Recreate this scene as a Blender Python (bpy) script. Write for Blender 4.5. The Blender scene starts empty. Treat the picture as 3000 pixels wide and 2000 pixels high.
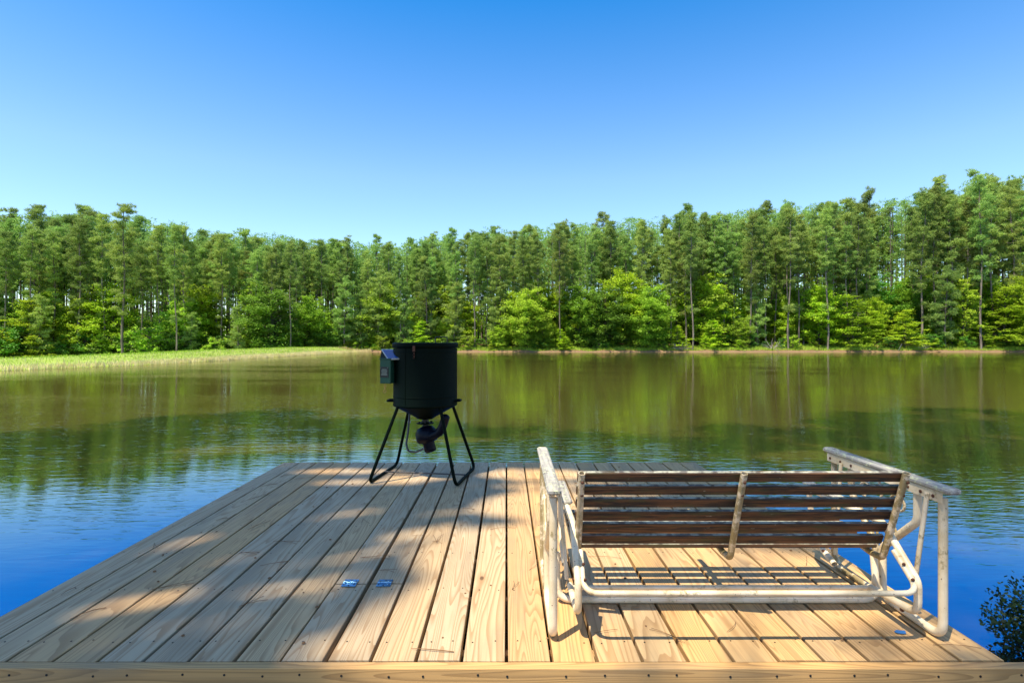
import bpy, math, random
import numpy as np
from mathutils import Vector, Matrix
R = math.radians
rng = np.random.default_rng(7)
random.seed(7)
sc = bpy.context.scene
col = sc.collection

# ------------------------------------------------------------------ camera, sky, sun, exposure
CAMH = 1.07            # camera height above the deck top (deck top is z = 0)
F = 1600.0             # focal length in pixels of the 3000 px wide photograph
WZ = -0.45             # water level
cam = bpy.data.cameras.new('camera')
cam.sensor_width = 36.0
cam.lens = 36.0*F/3000.0
cam.clip_start = 0.05; cam.clip_end = 3000
co = bpy.data.objects.new('camera', cam); col.objects.link(co)
co.location = (0, 0, CAMH); co.rotation_euler = (R(90), 0, 0)
sc.camera = co

KX, KY = 0.30, 0.31    # shadow displacement per metre of height
world = bpy.data.worlds.new('World'); sc.world = world
world.use_nodes = True
nt = world.node_tree; nt.nodes.clear()
sky = nt.nodes.new('ShaderNodeTexSky'); sky.sky_type = 'NISHITA'
sky.sun_disc = False
sky.sun_elevation = math.atan(1/math.hypot(KX, KY))
sky.sun_rotation = math.atan2(-KX, -KY)
sky.altitude = 100; sky.air_density = 1.0; sky.dust_density = 0.35; sky.ozone_density = 2.2
hs = nt.nodes.new('ShaderNodeHueSaturation')
tc_ = nt.nodes.new('ShaderNodeTexCoord'); sx_ = nt.nodes.new('ShaderNodeSeparateXYZ'); mr_ = nt.nodes.new('ShaderNodeMapRange')
nt.links.new(tc_.outputs['Generated'], sx_.inputs[0]); nt.links.new(sx_.outputs[2], mr_.inputs[0])
mr_.inputs[1].default_value = 0.28; mr_.inputs[2].default_value = 0.55; mr_.inputs[3].default_value = 1.16; mr_.inputs[4].default_value = 1.44
m2_ = nt.nodes.new('ShaderNodeMapRange'); nt.links.new(sx_.outputs[2], m2_.inputs[0])     # the deep blue pales again towards the zenith
m2_.inputs[1].default_value = 0.56; m2_.inputs[2].default_value = 0.72; m2_.inputs[3].default_value = 0.0; m2_.inputs[4].default_value = 0.55
sb_ = nt.nodes.new('ShaderNodeMath'); sb_.operation = 'SUBTRACT'; nt.links.new(mr_.outputs[0], sb_.inputs[0]); nt.links.new(m2_.outputs[0], sb_.inputs[1])
nt.links.new(sb_.outputs[0], hs.inputs['Saturation'])
hs.inputs['Value'].default_value = 1.0
bg = nt.nodes.new('ShaderNodeBackground'); bg.inputs['Strength'].default_value = 0.15
wo = nt.nodes.new('ShaderNodeOutputWorld')
nt.links.new(sky.outputs[0], hs.inputs['Color']); nt.links.new(hs.outputs[0], bg.inputs['Color'])
nt.links.new(bg.outputs[0], wo.inputs['Surface'])
sl = bpy.data.lights.new('sun', 'SUN'); sl.energy = 5.0; sl.angle = R(0.55); sl.color = (1.0, 0.89, 0.69)
so = bpy.data.objects.new('sun', sl); col.objects.link(so)
so.rotation_euler = Vector((-KX, -KY, 1.0)).to_track_quat('Z', 'Y').to_euler()
so.location = (-10, -10, 30)
sc.view_settings.view_transform = 'Standard'; sc.view_settings.look = 'None'
sc.view_settings.exposure = 0.85; sc.view_settings.gamma = 1.0
sc.cycles.max_bounces = 8; sc.cycles.transparent_max_bounces = 8
sc.cycles.caustics_reflective = False; sc.cycles.caustics_refractive = False

# ------------------------------------------------------------------ node helpers
def mat(name):
    m = bpy.data.materials.new(name); m.use_nodes = True
    n = m.node_tree; b = n.nodes['Principled BSDF']
    return m, n, b
def N(n, t, **kw):
    x = n.nodes.new('ShaderNode'+t)
    for k, v in kw.items():
        if k in x.inputs.keys() if hasattr(x.inputs, 'keys') else False: x.inputs[k].default_value = v
        else: setattr(x, k, v)
    return x
def L(n, a, b): n.links.new(a, b)
def math_(n, op, a, b=None, c=None, clamp=False):
    x = n.nodes.new('ShaderNodeMath'); x.operation = op; x.use_clamp = clamp
    for i, v in enumerate((a, b, c)):
        if v is None: continue
        if isinstance(v, (int, float)): x.inputs[i].default_value = v
        else: L(n, v, x.inputs[i])
    return x.outputs[0]
def mixc(n, f, a, b, mode='MIX'):
    x = n.nodes.new('ShaderNodeMix'); x.data_type = 'RGBA'; x.blend_type = mode
    if isinstance(f, (int, float)): x.inputs[0].default_value = f
    else: L(n, f, x.inputs[0])
    for i, v in ((6, a), (7, b)):
        if isinstance(v, tuple): x.inputs[i].default_value = (*v, 1)
        else: L(n, v, x.inputs[i])
    return x.outputs[2]
def ramp(n, v, lo, hi):
    x = n.nodes.new('ShaderNodeMapRange'); x.interpolation_type = 'SMOOTHSTEP'
    L(n, v, x.inputs[0]); x.inputs[1].default_value = lo; x.inputs[2].default_value = hi
    return x.outputs[0]
def noise(n, vec, scale, detail=2.0, rough=0.5, dist=0.0):
    x = n.nodes.new('ShaderNodeTexNoise'); x.inputs['Scale'].default_value = scale
    x.inputs['Detail'].default_value = detail; x.inputs['Roughness'].default_value = rough
    x.inputs['Distortion'].default_value = dist
    if vec is not None: L(n, vec, x.inputs['Vector'])
    return x.outputs[0]
def vscale(n, vec, s, off=(0, 0, 0)):
    x = n.nodes.new('ShaderNodeMapping'); x.inputs['Scale'].default_value = s
    x.inputs['Location'].default_value = off; L(n, vec, x.inputs['Vector'])
    return x.outputs[0]
def objc(n): return n.nodes.new('ShaderNodeTexCoord').outputs['Object']
def geopos(n): return n.nodes.new('ShaderNodeNewGeometry').outputs['Position']
def bump(n, b, h, s, d):
    x = n.nodes.new('ShaderNodeBump'); x.inputs['Strength'].default_value = s; x.inputs['Distance'].default_value = d
    L(n, h, x.inputs['Height']); L(n, x.outputs[0], b.inputs['Normal']); return x

# ------------------------------------------------------------------ materials
def wood_deck():
    m, n, b = mat('treated_pine')
    at = N(n, 'Attribute', attribute_name='bl'); rn = N(n, 'Attribute', attribute_name='rnd')
    v = at.outputs['Vector']
    sp = N(n, 'SeparateXYZ'); L(n, rn.outputs['Vector'], sp.inputs[0])
    # cathedral grain: contour lines of a long stretched noise field
    nf = noise(n, vscale(n, v, (9.0, 0.55, 1.0)), 1.0, 1.6, 0.45, 0.25)
    amp = math_(n, 'MULTIPLY_ADD', sp.outputs[1], 13.0, 17.0)
    ph = math_(n, 'MULTIPLY', nf, amp)
    fr = math_(n, 'FRACT', ph)
    ring = ramp(n, fr, 0.35, 0.98)
    ring2 = math_(n, 'SUBTRACT', ring, ramp(n, fr, 0.975, 1.0))
    fine = noise(n, vscale(n, v, (170, 3.0, 1.0)), 1.0, 3, 0.6)
    vor = n.nodes.new('ShaderNodeTexVoronoi'); vor.inputs['Scale'].default_value = 1.0
    vw = vscale(n, v, (6.5, 2.7, 1.0)); L(n, vw, vor.inputs['Vector']); vor.inputs['Randomness'].default_value = 1.0
    kd = vor.outputs['Distance']
    vc = N(n, 'SeparateColor'); L(n, vor.outputs['Color'], vc.inputs[0])
    gate = math_(n, 'GREATER_THAN', vc.outputs[0], 0.70)
    kn = math_(n, 'MULTIPLY', math_(n, 'SUBTRACT', 1.0, ramp(n, kd, 0.04, 0.085)), gate)
    kring = math_(n, 'MULTIPLY', math_(n, 'SUBTRACT', 1.0, ramp(n, kd, 0.08, 0.25)), gate)
    base = mixc(n, sp.outputs[0], (0.55, 0.315, 0.118), (0.62, 0.40, 0.18))
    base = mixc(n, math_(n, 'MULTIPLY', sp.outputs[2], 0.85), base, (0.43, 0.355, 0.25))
    c = mixc(n, math_(n, 'MULTIPLY', ring2, 0.62), base, (0.27, 0.145, 0.055))
    c = mixc(n, math_(n, 'MULTIPLY', kring, 0.4), c, (0.33, 0.17, 0.07))
    c = mixc(n, math_(n, 'MULTIPLY', ramp(n, fine, 0.45, 0.75), 0.35), c, (0.28, 0.18, 0.10))
    blotch = noise(n, vscale(n, v, (5.0, 1.2, 1.0), (3, 7, 2)), 1.0, 3, 0.6)
    c = mixc(n, math_(n, 'MULTIPLY', ramp(n, blotch, 0.48, 0.72), 0.5), c, (0.23, 0.18, 0.12))
    c = mixc(n, math_(n, 'MULTIPLY', kn, 0.85), c, (0.085, 0.04, 0.018))
    L(n, c, b.inputs['Base Color'])
    b.inputs['Roughness'].default_value = 0.62; b.inputs['Specular IOR Level'].default_value = 0.35
    h = math_(n, 'ADD', math_(n, 'MULTIPLY', fine, 0.6), math_(n, 'MULTIPLY', ring, 0.5))
    bump(n, b, h, 0.35, 0.0012)
    return m
def wood_dark():
    m, n, b = mat('weathered_slat_wood')
    v = objc(n)
    g = noise(n, vscale(n, v, (5, 130, 130)), 1.0, 5, 0.7)
    c = mixc(n, ramp(n, g, 0.34, 0.66), (0.010, 0.004, 0.0015), (0.15, 0.062, 0.022))
    g3 = noise(n, vscale(n, v, (7, 40, 40)), 1.0, 4, 0.65)
    c = mixc(n, math_(n, 'MULTIPLY', ramp(n, g3, 0.50, 0.66), 0.75), c, (0.050, 0.048, 0.014))
    g4 = noise(n, vscale(n, v, (4, 26, 26), (5, 2, 1)), 1.0, 4, 0.65)
    c = mixc(n, math_(n, 'MULTIPLY', ramp(n, g4, 0.54, 0.66), 0.85), c, (0.012, 0.008, 0.006))
    g5 = noise(n, vscale(n, v, (22, 90, 90), (1, 2, 8)), 1.0, 3, 0.6)
    c = mixc(n, ramp(n, g5, 0.70, 0.74), c, (0.30, 0.24, 0.17))
    nz = N(n, 'SeparateXYZ'); L(n, n.nodes.new('ShaderNodeTexCoord').outputs['Normal'], nz.inputs[0])
    li = noise(n, vscale(n, v, (7, 30, 30)), 1.0, 5, 0.7)
    top = math_(n, 'MULTIPLY', ramp(n, nz.outputs[2], 0.35, 0.9), ramp(n, li, 0.28, 0.5))
    lich = mixc(n, ramp(n, noise(n, v, 38, 3), 0.4, 0.6), (0.12, 0.11, 0.10), (0.36, 0.36, 0.29))
    c = mixc(n, top, c, lich)
    L(n, c, b.inputs['Base Color']); b.inputs['Roughness'].default_value = 0.75
    bump(n, b, g, 0.6, 0.002)
    return m
def wood_grey():
    m, n, b = mat('lichen_grey_wood')
    v = objc(n)
    g = noise(n, vscale(n, v, (60, 3, 60)), 1.0, 4, 0.65)
    c = mixc(n, ramp(n, g, 0.3, 0.7), (0.16, 0.15, 0.14), (0.42, 0.40, 0.37))
    lc = noise(n, v, 42, 5, 0.7)
    c = mixc(n, ramp(n, lc, 0.52, 0.62), c, (0.48, 0.50, 0.33))
    d2 = noise(n, v, 26, 4, 0.7)
    c = mixc(n, math_(n, 'MULTIPLY', ramp(n, d2, 0.6, 0.68), 0.8), c, (0.07, 0.06, 0.05))
    L(n, c, b.inputs['Base Color']); b.inputs['Roughness'].default_value = 0.8
    bump(n, b, math_(n, 'ADD', g, lc), 0.7, 0.003)
    return m
def white_metal(name='cream_painted_metal', dirt=0.25, base=(0.78, 0.67, 0.50)):
    m, n, b = mat(name)
    v = objc(n)
    big = noise(n, v, 9, 4, 0.6)
    c = mixc(n, ramp(n, big, 0.35, 0.7), base, (base[0]*0.80, base[1]*0.74, base[2]*0.62))
    dn = noise(n, v, 26, 6, 0.75); bn = noise(n, v, 5, 2)
    dm = math_(n, 'MULTIPLY', ramp(n, dn, 0.60-dirt*0.3, 0.72-dirt*0.25), ramp(n, bn, 0.55-dirt*0.5, 0.75-dirt*0.4))
    c = mixc(n, math_(n, 'MULTIPLY', dm, 0.85), c, (0.20, 0.145, 0.045))
    sp = noise(n, v, 120, 2, 0.5)
    c = mixc(n, ramp(n, sp, 0.715, 0.74), c, (0.09, 0.03, 0.012))
    L(n, c, b.inputs['Base Color']); b.inputs['Roughness'].default_value = 0.42
    bump(n, b, dn, 0.2, 0.001)
    return m
def plain(name, c, rough=0.5, metal=0.0, var=0.25, sc_=30, spec=0.5):
    m, n, b = mat(name)
    v = objc(n); g = noise(n, v, sc_, 4, 0.6)
    L(n, mixc(n, g, tuple(x*(1-var) for x in c), tuple(min(1, x*(1+var)) for x in c)), b.inputs['Base Color'])
    b.inputs['Roughness'].default_value = rough; b.inputs['Metallic'].default_value = metal
    b.inputs['Specular IOR Level'].default_value = spec
    return m
def foliage(name, c1, c2, hue=0.03, transl=0.35, rough=0.55):
    m, n, b = mat(name)
    oi = n.nodes.new('ShaderNodeObjectInfo')
    v = objc(n)
    g = noise(n, v, 0.9, 3, 0.6)
    c = mixc(n, ramp(n, g, 0.35, 0.65), c1, c2)
    gi = N(n, 'NewGeometry')
    c = mixc(n, math_(n, 'MULTIPLY', gi.outputs['Random Per Island'], 0.5), c, tuple(min(1, x*1.5) for x in c2))
    h = n.nodes.new('ShaderNodeHueSaturation'); L(n, c, h.inputs['Color'])
    L(n, math_(n, 'MULTIPLY_ADD', oi.outputs['Random'], hue*2, 0.5-hue), h.inputs['Hue'])
    L(n, math_(n, 'MULTIPLY_ADD', math_(n, 'FRACT', math_(n, 'MULTIPLY', oi.outputs['Random'], 7.31)), 0.55, 0.75), h.inputs['Value'])
    L(n, h.outputs[0], b.inputs['Base Color']); b.inputs['Roughness'].default_value = rough
    b.inputs['Specular IOR Level'].default_value = 0.3
    tr = n.nodes.new('ShaderNodeBsdfTranslucent'); L(n, h.outputs[0], tr.inputs['Color'])
    mx = n.nodes.new('ShaderNodeMixShader'); mx.inputs[0].default_value = transl
    L(n, b.outputs[0], mx.inputs[1]); L(n, tr.outputs[0], mx.inputs[2])
    L(n, mx.outputs[0], n.nodes['Material Output'].inputs['Surface'])
    return m
def bark(name, a, c_):
    m, n, b = mat(name)
    v = objc(n); g = noise(n, vscale(n, v, (6, 6, 1.2)), 1.0, 5, 0.7)
    oi = n.nodes.new('ShaderNodeObjectInfo')
    c = mixc(n, ramp(n, g, 0.3, 0.7), a, c_)
    h = n.nodes.new('ShaderNodeHueSaturation'); L(n, c, h.inputs['Color'])
    L(n, math_(n, 'MULTIPLY_ADD', oi.outputs['Random'], 0.7, 0.65), h.inputs['Value'])
    L(n, h.outputs[0], b.inputs['Base Color']); b.inputs['Roughness'].default_value = 0.85
    return m
def water_mat():
    m, n, b = mat('pond_water')
    p = geopos(n)
    # ripples: crests stretched across the wind
    r1 = noise(n, vscale(n, p, (3.2, 12.5, 1)), 1.0, 2.0, 0.5, 0.5)
    r2 = noise(n, vscale(n, p, (6.0, 22.0, 1), (4, 1, 0)), 1.0, 2, 0.5, 0.4)
    r3 = noise(n, vscale(n, p, (0.35, 1.1, 1), (9, 3, 0)), 1.0, 1, 0.5)
    wind = noise(n, vscale(n, p, (0.09, 0.22, 1), (2, 0, 0)), 1.0, 3, 0.55)
    sp = N(n, 'SeparateXYZ'); L(n, p, sp.inputs[0])
    lee = ramp(n, sp.outputs[1], 2.5, 5.0)      # the water close to the bank lies in the lee, smoother
    wm = math_(n, 'MULTIPLY', math_(n, 'MULTIPLY_ADD', ramp(n, wind, 0.38, 0.62), 0.75, 0.35), math_(n, 'MULTIPLY_ADD', lee, 0.75, 0.25))
    h = math_(n, 'ADD', math_(n, 'MULTIPLY', r1, 0.0040), math_(n, 'MULTIPLY', r2, 0.0012))
    h = math_(n, 'ADD', math_(n, 'MULTIPLY', h, wm), math_(n, 'MULTIPLY', r3, 0.003))
    bp = n.nodes.new('ShaderNodeBump'); bp.inputs['Strength'].default_value = 1.0; bp.inputs['Distance'].default_value = 1.0
    L(n, h, bp.inputs['Height'])
    mud = mixc(n, wind, (0.068, 0.058, 0.014), (0.090, 0.070, 0.023))
    df = n.nodes.new('ShaderNodeBsdfDiffuse'); L(n, mud, df.inputs['Color'])
    gl = n.nodes.new('ShaderNodeBsdfGlossy'); gl.inputs['Roughness'].default_value = 0.02
    fr = n.nodes.new('ShaderNodeFresnel'); fr.inputs['IOR'].default_value = 1.8
    L(n, bp.outputs[0], fr.inputs['Normal']); L(n, bp.outputs[0], gl.inputs['Normal'])
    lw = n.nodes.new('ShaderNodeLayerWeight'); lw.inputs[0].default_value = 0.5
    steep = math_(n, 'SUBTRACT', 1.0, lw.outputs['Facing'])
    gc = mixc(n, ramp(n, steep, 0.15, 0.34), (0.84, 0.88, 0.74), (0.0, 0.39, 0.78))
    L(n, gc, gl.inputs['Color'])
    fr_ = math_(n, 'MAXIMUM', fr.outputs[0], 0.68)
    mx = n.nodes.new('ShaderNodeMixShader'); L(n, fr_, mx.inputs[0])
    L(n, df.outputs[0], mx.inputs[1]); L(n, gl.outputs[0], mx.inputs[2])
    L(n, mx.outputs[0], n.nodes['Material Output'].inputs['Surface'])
    return m
def ground_mat():
    m, n, b = mat('bank_ground')
    p = geopos(n)
    s = N(n, 'SeparateXYZ'); L(n, p, s.inputs[0])
    nz = noise(n, p, 0.6, 5, 0.65); nf = noise(n, p, 5, 4, 0.7)
    straw = mixc(n, nf, (0.085, 0.045, 0.022), (0.26, 0.135, 0.07))
    straw = mixc(n, ramp(n, nz, 0.5, 0.7), straw, (0.05, 0.055, 0.02))
    clay = mixc(n, nf, (0.10, 0.06, 0.03), (0.30, 0.20, 0.11))
    c = mixc(n, ramp(n, math_(n, 'ADD', s.outputs[2], math_(n, 'MULTIPLY', nz, 0.3)), WZ+0.20, WZ+0.34), clay, straw)
    grass = mixc(n, ramp(n, nz, 0.3, 0.7), (0.17, 0.25, 0.03), (0.27, 0.36, 0.05))
    left = math_(n, 'LESS_THAN', math_(n, 'ADD', s.outputs[0], math_(n, 'MULTIPLY', nz, 2)), -19.0)
    near = math_(n, 'LESS_THAN', s.outputs[1], 76.0)
    c = mixc(n, math_(n, 'MULTIPLY', left, near), c, grass)
    L(n, c, b.inputs['Base Color']); b.inputs['Roughness'].default_value = 0.95
    bump(n, b, nf, 0.6, 0.1)
    return m

M = dict(deck=wood_deck(), slat=wood_dark(), grey=wood_grey(), cream=white_metal(), mossy=white_metal('mossy_cream_metal', 0.72, (0.74, 0.62, 0.46)),
         rust=plain('rusty_bolt', (0.09, 0.032, 0.016), 0.7, 0.3, 0.5, 200),
         screw=plain('dark_screw', (0.035, 0.028, 0.022), 0.5, 0.6, 0.3, 200),
         zinc=plain('zinc_plate', (0.20, 0.36, 0.52), 0.22, 1.0, 0.08, 60),
         green=plain('dark_green_paint', (0.0007, 0.0040, 0.0022), 0.55, 0.0, 0.3, 14, 0.06),
         green2=plain('box_green_paint', (0.014, 0.065, 0.04), 0.45, 0.0, 0.2, 20, 0.3),
         black=plain('black_metal', (0.012, 0.012, 0.014), 0.4, 0.2, 0.3, 30),
         blower=plain('blue_black_plastic', (0.0012, 0.002, 0.008), 0.4, 0.0, 0.3, 20, 0.15),
         panel=plain('solar_cells', (0.006, 0.05, 0.22), 0.2, 0.0, 0.2, 60, 0.4),
         alu=plain('panel_frame_metal', (0.6, 0.58, 0.55), 0.35, 0.8, 0.1, 60),
         brass=plain('brass_clip', (0.42, 0.27, 0.09), 0.35, 0.9, 0.2, 80),
         label=plain('label_plate', (0.20, 0.24, 0.20), 0.4, 0.1, 0.1, 80),
         ink=plain('label_ink', (0.008, 0.010, 0.009), 0.5, 0.0, 0.1, 80),
         rubber=plain('grey_conduit', (0.05, 0.045, 0.045), 0.35, 0.1, 0.2, 40),
         bark=bark('pine_bark', (0.085, 0.065, 0.05), (0.24, 0.20, 0.165)),
         barkd=bark('dark_bark', (0.05, 0.04, 0.032), (0.15, 0.125, 0.10)),
         dead=bark('dead_wood', (0.22, 0.20, 0.18), (0.42, 0.39, 0.35)),
         pine=foliage('pine_needles', (0.150, 0.250, 0.050), (0.300, 0.420, 0.095), 0.020, 0.42),
         leaf=foliage('spring_leaves', (0.17, 0.31, 0.018), (0.34, 0.52, 0.045), 0.022, 0.45),
         yleaf=foliage('yellow_green_leaves', (0.25, 0.42, 0.015), (0.40, 0.56, 0.03), 0.010, 0.45),
         dleaf=foliage('deep_green_leaves', (0.055, 0.15, 0.014), (0.12, 0.27, 0.025), 0.02, 0.35),
         grass=foliage('grass_blades', (0.27, 0.45, 0.03), (0.42, 0.58, 0.06), 0.0, 0.3),
         reed=foliage('dry_reeds', (0.56, 0.46, 0.20), (0.74, 0.62, 0.34), 0.0, 0.3),
         straw=plain('brown_pine_needles', (0.17, 0.085, 0.035), 0.8, 0.0, 0.4, 30),
         patch=plain('patch_blue', (0.03, 0.15, 0.42), 0.3, 0.0, 0.2, 60, 0.5), bank_leaf=foliage('dark_bank_leaves', (0.010, 0.028, 0.008), (0.035, 0.085, 0.018), 0.02, 0.25),
         water=water_mat(), ground=ground_mat())

# ------------------------------------------------------------------ mesh helpers
class MB:
    """collects geometry for ONE mesh object"""
    def __init__(s): s.v = []; s.f = []; s.mi = []; s.bl = []; s.rn = []; s.sm = []
    def add(s, v, f, mi=0, bl=None, rn=None, smooth=False):
        o = len(s.v); s.v += [tuple(p) for p in v]
        s.f += [tuple(i+o for i in q) for q in f]; s.mi += [mi]*len(f); s.sm += [smooth]*len(f)
        s.bl += bl if bl else [(p[0], p[1], p[2]) for p in v]
        s.rn += [rn or (0.5, 0.5, 0.5)]*len(v)
    def box(s, c, d, rot=None, mi=0, ch=0.0):
        x, y, z = (k/2 for k in d)
        if ch <= 0:
            v = [(sx*x, sy*y, sz*z) for sx in (-1, 1) for sy in (-1, 1) for sz in (-1, 1)]
            f = [(0, 1, 3, 2), (4, 6, 7, 5), (0, 4, 5, 1), (2, 3, 7, 6), (0, 2, 6, 4), (1, 5, 7, 3)]
        else:   # chamfered: a loft of four rounded rectangles along z
            v = []; f = []
            for zz, ins in ((-z, ch), (-z+ch, 0), (z-ch, 0), (z, ch)):
                a, b_ = x-ins, y-ins
                v += [(-a+ch, -b_, zz), (a-ch, -b_, zz), (a, -b_+ch, zz), (a, b_-ch, zz), (a-ch, b_, zz), (-a+ch, b_, zz), (-a, b_-ch, zz), (-a, -b_+ch, zz)]
            f.append(tuple(reversed(range(8)))); f.append(tuple(range(24, 32)))
            for k in range(3):
                for i in range(8):
                    j = (i+1) % 8; f.append((k*8+i, k*8+j, k*8+8+j, k*8+8+i))
        if rot is not None: v = [tuple(rot @ Vector(p)) for p in v]
        v = [(p[0]+c[0], p[1]+c[1], p[2]+c[2]) for p in v]
        s.add(v, f, mi)
    def tube(s, pts, r, n=12, cap=True, mi=0, fillet=0.0, open_end=False):
        pts = [Vector(p) for p in pts]
        if fillet > 0: pts = round_path(pts, fillet)
        rs = r if isinstance(r, (list, tuple)) else [r]*len(pts)
        if len(rs) != len(pts): rs = [rs[0]+(rs[-1]-rs[0])*i/(len(pts)-1) for i in range(len(pts))]
        v = []; f = []
        t0 = (pts[1]-pts[0]).normalized()
        up = Vector((0, 0, 1)) if abs(t0.z) < 0.9 else Vector((1, 0, 0))
        nrm = t0.cross(up).normalized()
        for i, p in enumerate(pts):
            if i == 0: t = t0
            elif i == len(pts)-1: t = (pts[-1]-pts[-2]).normalized()
            else: t = ((pts[i+1]-p).normalized()+(p-pts[i-1]).normalized()).normalized()
            nrm = (nrm - t*nrm.dot(t)).normalized(); bi = t.cross(nrm)
            for k in range(n):
                a = 2*math.pi*k/n
                v.append(tuple(p+nrm*(math.cos(a)*rs[i])+bi*(math.sin(a)*rs[i])))
        m = len(pts)
        for i in range(m-1):
            for k in range(n):
                j = (k+1) % n
                f.append((i*n+k, i*n+j, (i+1)*n+j, (i+1)*n+k))
        s.add(v, f, mi, smooth=True)
        if cap:
            s.add(v[:n], [tuple(range(n))], mi)
            if not open_end: s.add(v[-n:], [tuple(reversed(range(n)))], mi)
        if open_end:   # a hollow end: inner wall running back down the bore
            t = (pts[-1]-pts[-2]).normalized()
            e = v[-n:]; cpt = pts[-1]
            inn = [tuple(cpt+(Vector(q)-cpt)*0.82) for q in e]; deep = [tuple(Vector(q)-t*0.03) for q in inn]
            s.add(e+inn+deep, [(k, (k+1) % n, n+(k+1) % n, n+k) for k in range(n)]+[(n+k, n+(k+1) % n, 2*n+(k+1) % n, 2*n+k) for k in range(n)]+[tuple(range(2*n, 3*n))], mi)
    def lathe(s, prof, c, n=32, mi=0, axis=None, smooth=True, cap=True):
        v = []; f = []
        q = Vector((0, 0, 1)).rotation_difference(Vector(axis)) if axis else None
        for (r, z) in prof:
            for k in range(n):
                a = 2*math.pi*k/n; p = Vector((r*math.cos(a), r*math.sin(a), z))
                if q: p = q @ p
                v.append((p.x+c[0], p.y+c[1], p.z+c[2]))
        for i in range(len(prof)-1):
            for k in range(n):
                j = (k+1) % n; f.append((i*n+k, i*n+j, (i+1)*n+j, (i+1)*n+k))
        s.add(v, f, mi, smooth=smooth)
        if cap:
            s.add(v[:n], [tuple(reversed(range(n)))], mi); s.add(v[-n:], [tuple(range(n))], mi)
    def board(s, x0, x1, y0, y1, zt, t, along='y', rnd=None, shear=0.0, ch=0.003, warp=0.0):
        """a plank with eased edges; carries its own grain coordinates"""
        rnd = rnd or (random.random(), random.random(), random.random())
        k = rnd[0]*37+rnd[1]*11
        if along == 'y': w0, w1, l0, l1 = x0, x1, y0, y1
        else: w0, w1, l0, l1 = y0, y1, x0, x1
        prof = [(w0, -t), (w0, -ch), (w0+ch*0.35, -ch*0.3), (w0+ch, 0), (w1-ch, 0), (w1-ch*0.35, -ch*0.3), (w1, -ch), (w1, -t)]
        ns = max(2, int((l1-l0)/0.3)+1); v = []; bl = []; f = []
        wp = [random.uniform(-1, 1)*warp for _ in range(3)]
        for i in range(ns):
            u = i/(ns-1); l = l0+(l1-l0)*u
            dx = wp[0]*math.sin(math.pi*u)+wp[1]*0.5*math.sin(2*math.pi*u); dz = wp[2]*math.sin(math.pi*u)*0.4
            for (w, z) in prof:
                p = (w+dx, l, zt+z+dz) if along == 'y' else (l, w+dx, zt+z+dz)
                v.append((p[0]+shear*p[1], p[1], p[2])); bl.append((w-(w0+w1)/2+z, l, k))
        m = len(prof)
        for i in range(ns-1):
            for j in range(m):
                a, b_ = i*m+j, i*m+(j+1) % m
                f.append((a, b_, b_+m, a+m) if along == 'x' else (b_, a, a+m, b_+m))
        f.append(tuple(range(m))); f.append(tuple(reversed(range((ns-1)*m, ns*m))))
        s.add(v, f, 0, bl, rnd)
    def build(s, name, mats, parent=None, loc=None):
        me = bpy.data.meshes.new(name); me.from_pydata(s.v, [], s.f); 
        for m in (mats if isinstance(mats, (list, tuple)) else [mats]): me.materials.append(m)
        me.polygons.foreach_set('material_index', s.mi); me.polygons.foreach_set('use_smooth', s.sm)
        a = me.attributes.new('bl', 'FLOAT_VECTOR', 'POINT'); a.data.foreach_set('vector', [c for p in s.bl for c in p])
        a = me.attributes.new('rnd', 'FLOAT_VECTOR', 'POINT'); a.data.foreach_set('vector', [c for p in s.rn for c in p])
        me.validate(); me.update()
        o = bpy.data.objects.new(name, me); col.objects.link(o)
        if parent: 
            o.parent = parent; pl = root_loc(parent)
            o.location = tuple(-c for c in pl)
            # geometry is written in world coordinates; the parent sits at the thing's base
        return o
def root_loc(p):
    v = Vector(p.location)
    while p.parent: p = p.parent; v += Vector(p.location)
    return v
def round_path(pts, rad, seg=7):
    out = [pts[0]]
    for i in range(1, len(pts)-1):
        a, b, c = pts[i-1], pts[i], pts[i+1]
        da, dc = (a-b), (c-b); la, lc = da.length, dc.length
        ang = da.angle(dc)
        if ang > math.pi-0.02: out.append(b); continue
        d = min(rad/math.tan(ang/2), la*0.48, lc*0.48)
        p0 = b+da.normalized()*d; p1 = b+dc.normalized()*d
        for k in range(seg+1):
            t = k/seg; out.append(p0*(1-t)**2+b*2*t*(1-t)+p1*t*t)
    out.append(pts[-1]); return out
def empty(name, loc, label, cat, group=None):
    o = bpy.data.objects.new(name, None); col.objects.link(o); o.location = loc; o.empty_display_size = 0.2
    o['label'] = label; o['category'] = cat
    if group: o['group'] = group
    return o
def fastmesh(name, V, Fc, mats, mi=None):
    me = bpy.data.meshes.new(name)
    V = np.asarray(V, np.float32); Fc = np.asarray(Fc, np.int32); k = Fc.shape[1]
    me.vertices.add(len(V)); me.vertices.foreach_set('co', V.ravel())
    me.loops.add(Fc.size); me.loops.foreach_set('vertex_index', Fc.ravel())
    me.polygons.add(len(Fc)); me.polygons.foreach_set('loop_start', np.arange(0, Fc.size, k, dtype=np.int32))
    for m in mats: me.materials.append(m)
    if mi is not None: me.polygons.foreach_set('material_index', np.asarray(mi, np.int32))
    me.update(calc_edges=True); me.validate()
    return me

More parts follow.
